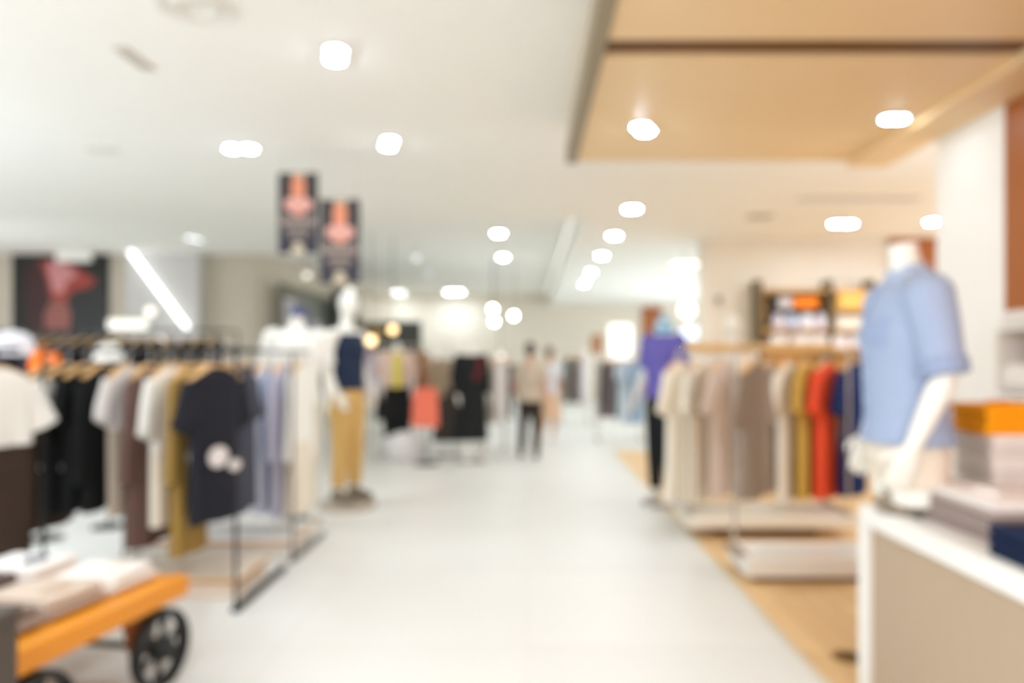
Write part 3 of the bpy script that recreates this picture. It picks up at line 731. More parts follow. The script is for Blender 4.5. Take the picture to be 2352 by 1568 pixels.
# --- purple shirt mannequin right
d4 = 7.0; t = thing('mannequin', 'headless mannequin in a purple shirt and black trousers right of the aisle', 'mannequin', (wx(1522, d4), d4, 0), R(-55))
A4 = [((-.195, .005, 1.465), (-.26, .03, 1.19), (-.28, -.08, .95)), ((.195, .005, 1.465), (.26, .03, 1.19), (.25, -.06, .95))]
place_fig(t, [figure(t, MANQ, .012, A4, STAND_LEGS, head=False), shirt(t, fab((104, 96, 170)), .012, A4, .96, .016, .8, 'shirt'), trousers(t, fab((30, 32, 34)), .012, STAND_LEGS, .93)], 1.03, .03)
MB().lathe([(.2, 0), (.2, .02), (.19, .026)], n=32).build('base_plate', CHROME, t, True)
b = MB().tube([(.07 * math.cos(2 * PI * k / 20), .012 + .064 * math.sin(2 * PI * k / 20), 1.585 + .01 * math.sin(4 * PI * k / 20)) for k in range(20)], .03, 10, closed=True); b.ball((0, .005, 1.66), .06, .06, .055)
place_fig(t, [tag(b.solid('scarf', fab((104, 176, 214)), t, .01, 3), 'turquoise scarf at the neck')], 1.03, .03)

# --- pale mannequin behind the right rack
d5 = 8.1; t = thing('mannequin', 'pale mannequin in a cream top half hidden behind the right hand clothes rail', 'mannequin', (wx(1682, d5), d5, 0), R(-15))
place_fig(t, [figure(t, MANQ, .014, STAND_ARMS, STAND_LEGS, head=True), shirt(t, fab((234, 224, 210)), .014, STAND_ARMS, .93, .016, .8, 'top'), trousers(t, fab((150, 100, 90)), .014, STAND_LEGS, .92)], .98, .03)
MB().lathe([(.2, 0), (.2, .02), (.19, .026)], n=32).build('base_plate', CHROME, t, True)

# --- dark clothed mannequins left of the aisle
def skirt(root, m, z0, z1, r0, r1, name='skirt', vox=.014):
    b = MB(); rg = []
    for i in range(8):
        f = i / 7; z = z1 + (z0 - z1) * f; rr = r0 + (r1 - r0) * f
        rg.append([V((rr * math.cos(2 * PI * k / 32) * (1 + .05 * f * math.sin(9 * 2 * PI * k / 32)), .8 * rr * math.sin(2 * PI * k / 32) * (1 + .05 * f * math.sin(9 * 2 * PI * k / 32)), z)) for k in range(32)])
    return b.loft(rg).build(name, m, root, True)
d6 = 10.55; t = thing('mannequin', 'mannequin in a khaki jacket and long charcoal skirt with white shoes', 'mannequin', (wx(1032, d6), d6, 0), R(15))
pp = [figure(t, MANQ, .014, STAND_ARMS, STAND_LEGS), shirt(t, fab((160, 140, 116)), .014, STAND_ARMS, .9, .02, 1.9, 'jacket'), skirt(t, fab((66, 60, 54)), .22, 1.1, .16, .27)]
place_fig(t, pp, .88, .02)
def shoe_set(t, m, s, dz, legs=STAND_LEGS):
    q = []
    for i in (0, 1):
        an = V(legs[i][2]); fd = V(legs[i][3]).normalized(); b = MB()
        b.tube([an - fd * .06 + V((0, 0, -.04)), an + fd * .02 + V((0, 0, -.04)), an + fd * .11 + V((0, 0, -.055)), an + fd * .19 + V((0, 0, -.064))], [.044, .05, .042, .026], 12); b.ball(an, .044, .05, .035)
        q.append(b.solid('shoe', m, t, .012, 2))
    place_fig(t, q, s, dz)
WSH = mat('white_leather', (232, 226, 220), .5)
shoe_set(t, WSH, .88, .02); MB().lathe([(.2, 0), (.2, .015), (.19, .02)], n=24).build('base_plate', CHROME, t, True)
d7 = 9.9; t = thing('mannequin', 'mannequin in a long black coat with a dark red lapel left of the aisle', 'mannequin', (wx(1082, d7), d7, 0), R(25))
place_fig(t, [figure(t, MANQ, .014, STAND_ARMS, STAND_LEGS, head=False), shirt(t, fab((34, 34, 36)), .014, STAND_ARMS, .8, .024, 1.95, 'coat'), skirt(t, fab((30, 32, 32)), .3, 1.12, .2, .26, 'coat_skirt')], .92, .02)
b = MB().poly([(-.02, -.14, 1.18), (.05, -.15, 1.18), (.12, -.15, 1.5), (.07, -.11, 1.53)], .012, (0, -1, 0)); place_fig(t, [tag(b.build('lapel', fab((110, 40, 44)), t), 'dark red lapel')], .92, .02)
shoe_set(t, WSH, .92, .02); MB().lathe([(.2, 0), (.2, .015), (.19, .02)], n=24).build('base_plate', CHROME, t, True)
d8 = 10.7; t = thing('mannequin', 'headless mannequin in a pale cardigan, yellow tee and black trousers behind the coral bag', 'mannequin', (wx(912, d8), d8, 0), R(10))
place_fig(t, [figure(t, MANQ, .014, STAND_ARMS, STAND_LEGS, head=False), shirt(t, fab((228, 200, 186)), .014, STAND_ARMS, 1.0, .02, 1.3, 'cardigan'), tag(MB().poly([(-.08, -.15, 1.0), (.08, -.15, 1.0), (.07, -.15, 1.4), (.04, -.12, 1.53), (-.04, -.12, 1.53), (-.07, -.15, 1.4)], .012, (0, -1, 0)).build('tee_front', fab((222, 206, 96)), t), 'yellow tee showing between the cardigan edges'), trousers(t, fab((32, 32, 32)), .014, STAND_LEGS, .6, wide=1.5)], .95, .02)
MB().lathe([(.2, 0), (.2, .015), (.19, .02)], n=24).build('base_plate', CHROME, t, True)
# coral bag hanging from the khaki mannequin's hand side, on its own little stand
dB = 9.6; bz = wz(980, dB)
t = thing('shopping_bag', 'coral red bag on a thin stand beside the khaki jacket mannequin', 'bag', (wx(977, dB), dB, bz))
MB().loft([[V((sx * a_, sy * b__, z)) for sx, sy in ((-1, -1), (1, -1), (1, 1), (-1, 1))] for z, a_, b__ in ((0, .17, .05), (.25, .165, .05), (.50, .145, .03))]).build('bag_body', fab((232, 120, 96)), t)
MB().tube([(-.07, 0, .49), (-.06, 0, .6), (0, 0, .635), (.06, 0, .6), (.07, 0, .49)], .008, 8).build('handle', fab((180, 80, 64)), t)
t = thing('bag_stand', 'thin black stand with a hook carrying the coral bag', 'stand', (wx(977, dB), dB + .1, 0))
MB().lathe([(.16, 0), (.16, .012), (.02, .02)], n=24).build('base', BLACKM, t); MB().tube([(0, 0, .01), (0, 0, bz + .7), (0, -.05, bz + .72), (0, -.1, bz + .62), (0, -.13, bz + .64)], .01, 8).build('pole', BLACKM, t, True)

# --- people
SKIN = mat('skin', (206, 150, 118), .55, var=.04, scale=20); HAIR = mat('dark_hair', (62, 46, 36), .6, scale=60, var=.3)
def eyes(t, s, dz):
    q = []
    for sg in (-1, 1): q.append(MB().ball((sg * .032, -.092, 1.765), .012, .009, .009, 10, 8).build('eye', mat('eye_white', (235, 230, 225), .2), t, True))
    place_fig(t, q, s, dz)
def hair(t, m, s, dz):
    b = MB(); b.ball((0, .012, 1.785), .085, .098, .105, 18, 12); b.ball((0, .04, 1.735), .074, .07, .09, 16, 10)
    place_fig(t, [b.solid('hair', m, t, .01, 3)], s, dz)
WALK = [((-.09, .01, .9), (-.1, -.07, .5), (-.1, .07, .095), (-.1, -1, 0)), ((.09, .01, .9), (.12, -.02, .5), (.13, .14, .115), (.2, -1, 0))]
WALKA = [((-.195, .005, 1.465), (-.25, .07, 1.2), (-.25, .0, .97)), ((.195, .005, 1.465), (.27, -.02, 1.2), (.25, -.18, 1.0))]
dp = 10.3; t = thing('person', 'person in a beige shirt and slim dark trousers walking down the aisle', 'person', (wx(1218, dp), dp, 0), R(172))
place_fig(t, [figure(t, SKIN, .012, WALKA, WALK), shirt(t, fab((196, 180, 160)), .012, WALKA, .92, .022, .75, 'shirt'), trousers(t, fab((58, 50, 44)), .012, WALK, .95)], .855, .0)
hair(t, HAIR, .855, 0); eyes(t, .855, 0); shoe_set(t, mat('black_leather', (30, 28, 28), .4), .855, 0, WALK)
dp = 16.5; t = thing('person', 'small far person in navy clothes left of the walking shopper', 'person', (wx(1163, dp), dp, 0), R(20))
place_fig(t, [figure(t, SKIN, .014, WALKA, WALK), shirt(t, fab((44, 44, 60)), .014, WALKA, .9, .022, 1.8, 'jacket'), trousers(t, fab((50, 52, 66)), .014, WALK, .95)], .80, 0)
hair(t, HAIR, .80, 0); eyes(t, .8, 0); shoe_set(t, mat('black_leather', (30, 28, 28), .4), .8, 0, WALK)
dp = 12.2; t = thing('person', 'person in a white shirt right of the beige shirted shopper, far down the aisle', 'person', (wx(1262, dp), dp, 0), R(160))
place_fig(t, [figure(t, SKIN, .014, WALKA, WALK), shirt(t, fab((222, 222, 228)), .014, WALKA, .95, .022, .7, 'shirt'), skirt(t, fab((226, 190, 160)), .45, 1.05, .17, .24)], .84, 0)
hair(t, mat('brown_hair', (120, 84, 58), .6, scale=60, var=.3), .84, 0); eyes(t, .84, 0); shoe_set(t, WSH, .84, 0, WALK)

# ================================================================== racks further down the aisle
def far_rack(x0, x1, y, top, label, spec, where, seed, group='far chrome racks'):
    for q in spec: q['rz'] = max(q['rz'], R(72)) if q['rz'] > R(59) else q['rz']; q['th'] = .038
    rack('garment_rack', label, 'clothes rack', x0, x1, y - .25, y + .25, top, CHROME, .012, group=group)
    hang(spec, y, top, where, seed)
tees = [((196, 176, 212), 'lavender'), ((230, 226, 232), 'white'), ((228, 196, 190), 'pale pink'), ((216, 132, 112), 'salmon'), ((150, 70, 76), 'crimson'), ((74, 72, 130), 'royal blue'), ((140, 100, 66), 'caramel')]
far_rack(wx(838, 11.6), wx(985, 11.6), 11.6, 1.58, 'chrome rack of colourful tops in front of the dark display board',
         [dict(x=wx(852 + 20 * i, 11.6), rz=R(60), len=.66, m=fab(cn[0]), label=cn[1] + ' tee', name='hanging_tee', cat='t-shirt') for i, cn in enumerate(tees)], 'on the colourful rack by the dark board', 200)
pale = [((226, 218, 208), 'ivory'), ((196, 188, 176), 'stone grey'), ((214, 208, 204), 'pearl')]
far_rack(wx(1112, 11.3), wx(1160, 11.3), 11.3, 1.45, 'short chrome rack of pale clothes right of the black coat mannequin',
         [dict(x=wx(1122 + 14 * i, 11.3), rz=R(60), len=.95, m=fab(cn[0]), sleeve='long', label=cn[1] + ' blouse', name='hanging_blouse', cat='blouse') for i, cn in enumerate(pale)], 'right of the black coat mannequin', 220)
blues = [((52, 52, 58), 'black'), ((170, 156, 160), 'mauve'), ((60, 66, 76), 'dark slate'), ((212, 226, 236), 'ice blue'), ((204, 220, 234), 'sky blue'), ((150, 176, 204), 'denim blue')]
yE = 12.4
far_rack(wx(1372, yE), wx(1472, yE), yE, 1.45, 'chrome rack of light blue shirts right of the far aisle',
         [dict(x=wx(1384 + 16 * i, yE), rz=R(75 if i < 3 else 58), len=.95 if i < 3 else 1.05, m=fab(cn[0]), sleeve='long' if i < 3 else 'short', label=cn[1] + ' shirt') for i, cn in enumerate(blues)], 'right of the far aisle', 240)
whites = [((236, 232, 224), 'chalk white'), ((70, 96, 88), 'bottle green'), ((190, 178, 170), 'oatmeal'), ((110, 94, 96), 'cocoa'), ((226, 220, 220), 'frost white')]
yF = 15.5
far_rack(wx(1288, yF), wx(1350, yF), yF, 1.5, 'farthest chrome rack of pale clothes right of the aisle',
         [dict(x=wx(1294 + 12 * i, yF), rz=R(60), len=.95, m=fab(cn[0]), sleeve='long', label=cn[1] + ' cardigan', name='hanging_cardigan', cat='cardigan') for i, cn in enumerate(whites)], 'on the farthest rack right of the aisle', 260)
yH = 13.5
greys = [((60, 58, 56), 'charcoal'), ((44, 44, 46), 'black'), ((96, 90, 86), 'taupe'), ((72, 70, 72), 'iron grey'), ((130, 122, 116), 'ash grey')]
far_rack(wx(860, yH), wx(1000, yH), yH, 1.35, 'chrome rack of charcoal clothes left of the far aisle',
         [dict(x=wx(876 + 24 * i, yH), rz=R(60), len=1.0, m=fab(cn[0]), sleeve='long', label=cn[1] + ' sweater', name='hanging_sweater', cat='sweater') for i, cn in enumerate(greys)], 'on the charcoal rack left of the far aisle', 280)
# white pouf, lightbox, screen
t = thing('pouf', 'round white fabric pouf on the floor left of the khaki jacket mannequin', 'pouf', (wx(928, 10.1), 10.1, 0))
MB().lathe([(.12, 0), (.21, .02), (.235, .12), (.23, .24), (.18, .34), (.06, .385), (.01, .39)], n=28).build('cushion', fab((226, 222, 220)), t, True)
MB().tube([(.236 * math.cos(2 * PI * k / 28), .236 * math.sin(2 * PI * k / 28), .15) for k in range(28)], .006, 6, closed=True).build('piping', fab((200, 194, 190)), t)
t = thing('lightbox', 'tall white lightbox on two legs right of the far aisle', 'lightbox', (wx(1424, 15.2), 15.2, 0))
MB().rbox(-.25, .25, -.05, .05, wz(828, 15.2), wz(742, 15.2), .015).build('case', RIM, t); MB().box(-.235, .235, -.056, -.051, wz(825, 15.2), wz(745, 15.2)).build('lit_face', emis('lightbox', (255, 255, 250), 1.1), t)
MB().cyl((-.2, 0, 0), (-.2, 0, 1.35), .015).cyl((.2, 0, 0), (.2, 0, 1.35), .015).build('leg', CHROME, t)
t = thing('hanging_screen', 'bluish white lit screen hung behind the purple shirt mannequin', 'screen', (wx(1595, 12), 12, wz(764, 12)))
MB().rbox(-.24, .24, 0, .06, -.13, .13, .012).build('case', BLACKM, t); MB().box(-.225, .225, -.006, -.001, -.115, .115).build('display', emis('screen', (214, 234, 255), 1.2), t)
MB().cyl((-.15, .03, .12), (-.15, .03, H1 - wz(764, 12)), .008, 6).cyl((.15, .03, .12), (.15, .03, H1 - wz(764, 12)), .008, 6).build('rod', CHROME, t)
t = thing('brown_sign', 'small brown upright sign board right of the far aisle', 'sign', (wx(1371, 15.8), 15.8, 0))
MB().rbox(-.13, .13, -.015, .015, wz(815, 15.8), wz(768, 15.8), .01).build('board', mat('sign_brown', (176, 126, 84), .6), t); MB().cyl((0, 0, 0), (0, 0, 1.5), .012).build('post', CHROME, t); MB().lathe([(.14, 0), (.14, .012), (.02, .02)]).build('foot', CHROME, t)

# ================================================================== right hand rack on its platform
t = thing('step_platform', 'long white low step platform nearest on the timber floor', 'platform', (0, 0, 0))
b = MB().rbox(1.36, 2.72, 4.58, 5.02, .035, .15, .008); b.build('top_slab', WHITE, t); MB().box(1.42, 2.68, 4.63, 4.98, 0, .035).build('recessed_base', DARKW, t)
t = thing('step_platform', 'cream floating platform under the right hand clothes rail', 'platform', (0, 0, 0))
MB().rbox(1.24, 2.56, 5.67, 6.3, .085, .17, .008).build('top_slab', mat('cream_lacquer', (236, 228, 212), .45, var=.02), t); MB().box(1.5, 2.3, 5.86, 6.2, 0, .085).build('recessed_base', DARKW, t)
YR, TR = 6.0, 1.45
t = rack('garment_rack', 'right hand clothes rack with a timber rail carrying cream, coral and navy tops', 'clothes rack', 1.27, 2.50, 5.75, 6.25, TR, CHROME, .013, OAK, base=.17, group='right hand racks')
MB().rbox(-.60, .60, -.015, .015, TR - .17 + .014, TR - .17 + .06, .006).build('header_board', OAK, t)
TOPR = [(1545, (238, 228, 210), 'cream', 'wide'), (1592, (240, 232, 216), 'ivory', 'short'), (1650, (200, 180, 164), 'dusty pink', 'wide'),
        (1790, (228, 218, 204), 'oatmeal', 'wide'), (1836, (200, 164, 84), 'olive gold', 'short'), (1880, (238, 92, 60), 'coral red', 'wide'), (1922, (214, 60, 20), 'burnt orange', 'short'), (1958, (20, 42, 92), 'navy', 'short')]
order = [(1548, (242, 234, 218), 'cream wide sleeved', 'wide', 50, 1.12), (1590, (240, 232, 214), 'ivory plain', 'wide', 55, 1.12), (1648, (210, 192, 178), 'dusty pink', 'wide', 50, 1.08),
         (1752, (168, 156, 142), 'greige', 'short', 60, 1.05), (1796, (236, 228, 214), 'pale oatmeal', 'wide', 50, 1.12), (1838, (200, 162, 78), 'olive gold', 'wide', 55, 1.1), (1886, (236, 84, 52), 'coral red', 'wide', 45, 1.1), (1948, (18, 40, 88), 'navy blue', 'wide', 40, 1.08)]
hang([dict(x=wx(px + 14, 5.98), rz=R(rz), len=L - .02, m=fab(cl), sleeve=sl, label=nm + ' tunic', name='hanging_tunic', cat='tunic', w=.2, th=.045) for px, cl, nm, sl, rz, L in order], YR, TR, 'on the right hand timber rail', 300)
# chrome single post stand on the near step with a grey cardigan
SX, SY = wx(1687, 4.8), 4.8
t = thing('garment_stand', 'slim chrome post stand on the near white step in front of the timber rail', 'clothes stand', (SX, SY, .15))
MB().rbox(-.05, .05, -.15, .15, 0, .012, .004).build('foot_plate', CHROME, t); MB().cyl((0, 0, .012), (0, 0, 1.30), .012, 12).build('post', CHROME, t, True); MB().tube([(0, 0, 1.295), (.07, .0, 1.31), (.18, 0, 1.305), (.19, 0, 1.325)], .011, 10).build('arm', CHROME, t, True)
hang([dict(x=SX + .13, rz=R(52), len=.86, m=fab((156, 142, 128)), sleeve='wide', label='taupe tunic', name='hanging_tunic', cat='tunic', w=.205, th=.045)], SY, .15 + 1.31, 'on the slim chrome post stand', 330)

# ------------------------------------------------------------------ wall display on the partition
dW = 10.95
t = thing('shelf_unit', 'oak wall shelf unit with dark posts on the partition wall', 'shelf unit', (wx(1870, dW), 11.24, 0))
x0, x1 = wx(1745, dW) - t.location.x, wx(2005, dW) - t.location.x
xm = wx(1908, dW) - t.location.x
for q in (x0, xm, x1): MB().box(q - .035, q + .035, -.3, 0, .0, wz(642, dW)).build('post', mat('post_umber', (96, 80, 50), .5), t)
for z in (wz(664, dW), wz(756, dW), wz(798, dW), .7): MB().box(x0 + .036, xm - .036, -.3, 0, z - .03, z).box(xm + .036, x1 - .036, -.3, 0, z - .03, z).build('shelf', OAK, t)
MB().box(xm + .036, x1 - .036, -.3, -.012, wz(708, dW) - .03, wz(708, dW)).build('shelf', OAK, t)
MB().box(x0 + .036, x1 - .036, -.01, 0, .3, wz(664, dW)).build('back_panel', OAK, t)
MB().box(x0 + .2, xm - .08, -.06, -.011, wz(750, dW), wz(674, dW)).build('dark_board', mat('niche_black', (40, 42, 40), .5), t)
zS = wz(708, dW); MB().box(x0 + .2, xm - .08, -.28, -.061, zS - .02, zS).build('shelf', mat('niche_black', (40, 42, 40), .5), t)
def wbox(px, zb, w_, h_, col, label, cat='box', name='shelf_box', dy=-.17):
    t = thing(name, label, cat, (wx(px, dW), 11.24 + dy, zb)); MB().rbox(-w_ / 2, w_ / 2, -.1, .1, 0, h_ * .8, .008).build('base', fab(col), t); MB().rbox(-w_ / 2 - .004, w_ / 2 + .004, -.104, .104, h_ * .8, h_, .006).build('lid', fab(col), t)
wbox(1805, zS, .19, .17, (208, 200, 198), 'pale grey box on the top dark shelf of the oak wall unit')
wbox(1853, zS, .36, .17, (250, 134, 40), 'bright orange box on the top dark shelf of the oak wall unit')
wbox(1960, wz(708, dW), .42, .27, (250, 196, 110), 'golden yellow box at the top right of the oak wall unit')
def cap(x, y, z, col, label, s=1.0, rz=0):
    t = thing('cap', label, 'cap', (x, y, z), rz); m = fab(col)
    MB().lathe([(.1 * s, 0), (.103 * s, .04 * s), (.09 * s, .09 * s), (.06 * s, .118 * s), (.015 * s, .13 * s)], n=24).build('crown', m, t, True)
    b = MB(); rg = []
    for k in range(13):
        a = R(200 + 140 * k / 12); ca, sa = math.cos(a), math.sin(a); rg.append([V((.1 * s * ca, .1 * s * sa, .004)), V((.1 * s * ca, .1 * s * sa, .012)), V((.13 * s * ca, .1 * s * sa - .075 * s * (-sa) ** 2, .0)), V((.13 * s * ca, .1 * s * sa - .075 * s * (-sa) ** 2, -.006 * 0))])
    b.loft(rg).build('brim', m, t, True); MB().ball((0, 0, .13 * s), .01, .01, .006, 8, 6).build('button', m, t)
pos = ['first', 'second', 'third', 'fourth']
for k, (px, cl) in enumerate(((1792, (226, 218, 224)), (1825, (196, 202, 222)), (1858, (240, 238, 240)), (1891, (222, 214, 222)))):
    q = thing('beanie', pos[k] + ' pale beanie from the left on the middle shelf of the oak wall unit', 'hat', (wx(px, dW), 11.06, wz(756, dW)), 0, 'pale beanies on the oak wall unit')
    MB().lathe([(.085, 0), (.098, .04), (.1, .1), (.09, .17), (.06, .225), (.02, .25), (.006, .252)], n=24).build('crown', fab(cl), q, True); MB().lathe([(.09, .0), (.103, .025), (.1, .055)], n=24).build('cuff', fab(cl), q, True)
for k, px in enumerate((1792, 1842, 1886)):
    wbox(px, wz(798, dW), .26, .19, (236, 230, 226), ['left', 'middle', 'right'][k] + ' white shoe box on the lower left shelf of the oak wall unit', 'box', 'shoe_box')
wbox(1955, wz(756, dW), .40, .2, (238, 228, 212), 'wide cream box on the middle right shelf of the oak wall unit')
for k, px in enumerate((1930, 1975)): wbox(px, wz(798, dW), .24, .18, (236, 230, 232), ['left', 'right'][k] + ' white shoe box on the lower right shelf of the oak wall unit', 'box', 'shoe_box')
t = thing('thermostat', 'small grey wall control on the partition wall left of the oak shelves', 'wall control', (wx(1652, 11.2), 11.25, wz(690, 11.2)))
MB().rbox(-.05, .05, -.03, 0, -.07, .07, .008).build('case', mat('control_grey', (176, 166, 156), .5), t); MB().box(-.03, .03, -.034, -.0301, 0, .05).build('display', BLACKM, t)

# ================================================================== right display table
TX0, TX1, TY0, TY1, TZ = 1.362, 2.5, .6, 3.04, .80
t = thing('display_table', 'large white display table with a beige inset side panel at the right edge', 'table', (1.9, 1.8, 0))
def L2(mb, name, m, **k): o = mb.build(name, m, t, **k); o.matrix_parent_inverse = Matrix.Translation(-V((1.9, 1.8, 0))); return o
L2(MB().rbox(TX0, TX1, TY0, TY1, TZ - .075, TZ, .006), 'tabletop', WHITE)
L2(bx(TX0, TX0 + .07, TY1 - .08, TY1, .0, TZ - .075), 'leg', WHITE); L2(bx(TX1 - .07, TX1, TY1 - .08, TY1, .0, TZ - .075), 'leg', WHITE)
L2(bx(TX0, TX0 + .07, TY0, TY0 + .08, .0, TZ - .075), 'leg', WHITE); L2(bx(TX1 - .07, TX1, TY0, TY0 + .08, .0, TZ - .075), 'leg', WHITE)
PAN = mat('panel_beige', (178, 156, 130), .5, var=.03)
L2(bx(TX0 + .02, TX0 + .045, TY0 + .08, TY1 - .08, .06, TZ - .075), 'side_panel', PAN); L2(bx(TX0 + .07, TX1 - .07, TY1 - .05, TY1 - .025, .06, TZ - .075), 'end_panel', PAN)

def folded(x, y, z, lx, ly, h, m, label, rz=0, cat='folded shirt', collar=False, name='folded_shirt', cm=None):
    """two soft layers joined by a rolled fold along the -X edge"""
    t = thing(name, label, cat, (x, y, z), rz)
    q = random.Random(label); j = (q.random() - .5) * .012
    a = lx / 2; b_ = ly / 2; r = h / 4
    mb = MB().rbox(-a + h / 2, a + j, -b_, b_, 0, h * .52, r).rbox(-a + h / 2, a - .008, -b_ + .004, b_ - .004, h * .47, h, r)
    mb.tube([(-a + h / 2, -b_ + .002, h / 2), (-a + h / 2, b_ - .002, h / 2)], h / 2, 12)
    mb.build('cloth', m, t, True)
    if collar:
        n = 20
        MB().tube([(-lx * .2 + .034 * math.cos(2 * PI * k / n) + .012 * (1 if math.cos(2 * PI * k / n) < 0 else 0), .062 * math.sin(2 * PI * k / n), h + .001) for k in range(n)], .011, 8, closed=True, flat=.55).build('collar', cm or m, t, True)
    return t
ordn = ['bottom', 'second from bottom', 'third from bottom', 'fourth from bottom', 'fifth from bottom', 'sixth from bottom', 'top']
def stack(x, y, z, lx, ly, hs, mats, what, where, rz=0, collar=True, **k):
    n = len(hs); zz = z
    for i, h in enumerate(hs):
        w_ = 'top' if i == n - 1 else ordn[i]
        folded(x + rnd.uniform(-.004, .004), y + rnd.uniform(-.004, .004), zz, lx, ly, h, mats[i % len(mats)], f'{w_} {what} {where}', rz + rnd.uniform(-.015, .015), collar=collar and i == n - 1, **k)
        zz += h + .0005
    return zz
GS = [fab((176, 160, 152)), fab((142, 126, 120))]; TG_ = fab((170, 154, 134)); PW = fab((232, 226, 220)); OR = fab((255, 166, 20)); NVY = fab((20, 34, 62))
stack(1.53, 2.885, TZ, .26, .22, [.034] * 4, [TG_, TG_, TG_, PW], 'taupe folded shirt', "in the stack at the mannequin's stand", collar=False)
stack(1.62, 2.53, TZ, .32, .42, [.022] * 5 + [.026], [GS[0], GS[1], GS[0], GS[1], GS[0], PW], 'grey striped folded shirt', 'in the wide stack on the table edge')
stack(1.98, 2.52, TZ, .34, .40, [.03] * 4, [PW], 'off white folded shirt', 'in the low stack right of the striped stack')
stack(1.55, 2.08, TZ, .30, .34, [.032] * 3 , [NVY], 'navy folded shirt', 'in the stack at the right photo edge')
stack(1.98, 2.14, TZ, .34, .30, [.03] * 4, [PW, fab((214, 206, 200))], 'pale folded shirt', 'in the stack behind the navy stack', collar=False)
zt = stack(1.93, 2.86, TZ, .42, .24, [.044] * 7, [PW, fab((222, 214, 206))], 'white folded shirt', 'in the tall stack below the orange shirts', collar=False)
stack(1.90, 2.86, zt, .40, .23, [.036] * 3, [OR], 'orange folded shirt', 'on the tall white stack beside the pillar')

t = thing('floor_socket', 'small oval brass floor socket in the timber floor beside the white table', 'floor socket', (1.50, 3.45, 0))
MB().lathe([(.075, 0), (.075, .006), (.068, .010)], n=28).build('plate', mat('old_brass', (132, 100, 48), .4, .5), t, True); MB().rbox(-.035, .035, -.02, .02, .010, .020, .004).build('lid', mat('old_brass_dark', (96, 70, 34), .45, .5), t)
# shelving at the right photo edge
t = thing('shelving_unit', 'white shelving unit cut by the right photo edge before the cherry panel', 'shelf unit', (2.6, 3.62, 0))
for yy in (-.33, .33): MB().box(-.1, .14, yy - .012, yy + .012, 0, 1.56).build('side_panel', WHITE, t)
for z in (.05, .45, .85, 1.18, 1.54): MB().box(-.1, .14, -.317, .317, z, z + .025).build('shelf', WHITE, t)
for i, z in enumerate((.875, 1.205)):
    for k, yy in enumerate((.17, -.15)):
        folded(2.61, 3.62 + yy, z, .2, .26, .13 + .04 * i, [PW, fab((214, 206, 196))][k], ['white', 'sand'][k] + ' folded sweater on the ' + ['lower', 'upper'][i] + ' shelf of the unit at the right edge', 0, 'folded sweater', name='folded_sweater')
folded(2.61, 3.8, 1.566, .2, .24, .08, PW, 'white folded sweater on the very top of the unit at the right edge', 0, 'folded sweater', name='folded_sweater')

# ================================================================== orange cart, lower left
ca = R(-10.6)
t = thing('display_cart', 'orange timber display cart with black spoked wheels at the lower left', 'cart', (-1.58, 2.83, 0), ca)
# local: +Y runs along the right hand beam (x = 0 is its outer face), the deck spreads to -X
HB = .44; b = MB()
for k in range(6): b.box(-.86 + k * .13, -.86 + k * .13 + .126, -.50, .44, HB - .04, HB - .006)
b.build('deck', CARTW, t)
MB().rbox(-.08, 0, -.52, .46, HB - .09, HB, .012).build('side_beam', CARTW, t); MB().rbox(-.95, -.87, -.52, .46, HB - .09, HB, .012).build('side_beam', CARTW, t)
MB().rbox(-.869, -.081, .44, .46, HB - .09, HB - .01, .006).build('end_rail', CARTW, t); MB().rbox(-.869, -.081, -.52, -.501, HB - .09, HB - .01, .006).build('end_rail', CARTW, t)
WR = .165; BLK = mat('cast_iron', (26, 28, 26), .5, .2)
def wheel(x, y):
    rg = []; b = MB()
    rg = [(WR - .028, -.022), (WR - .006, -.026), (WR, -.018), (WR, .018), (WR - .006, .026), (WR - .028, .022)]
    rings = [[V((x + xo, y + r * math.cos(2 * PI * k / 40), WR + r * math.sin(2 * PI * k / 40))) for k in range(40)] for r, xo in rg]
    b.loft(rings, closed=True)
    for k in range(6):
        a = R(60 * k + 20); c_, s_ = math.cos(a), math.sin(a)
        b.tube([(x, y + .03 * c_, WR + .03 * s_), (x, y + .08 * c_, WR + .08 * s_), (x, y + (WR - .02) * c_, WR + (WR - .02) * s_)], [.022, .017, .024], 8, flat=.7, side=(0, -s_, c_))
    o = b.build('wheel', BLK, t, True)
    MB().lathe([(.02, -.05), (.042, -.035), (.045, .035), (.03, .05), (.012, .056)], (x, y, WR), n=20, axis='X').build('hub', BLK, o, True)
    return o
for x in (-.03, -.92):
    for y in (.31, -.33):
        wheel(x, y)
for y in (.31, -.33):
    MB().cyl((-.87, y, WR), (-.085, y, WR), .014, 12).build('axle', BLK, t, True)
    for x in (-.13, -.82):
        MB().loft([[V((x - .03, y - a, z)), V((x + .03, y - a, z)), V((x + .03, y + a, z)), V((x - .03, y + a, z))] for z, a in ((HB - .09, .1), (.24, .06), (WR - .035, .03))]).build('axle_bracket', CARTB, t)
def oncart(u, v, z=HB):                      # cart-local point -> world
    c_, s_ = math.cos(ca), math.sin(ca); return (-1.58 + u * c_ - v * s_, 2.83 + u * s_ + v * c_, z)
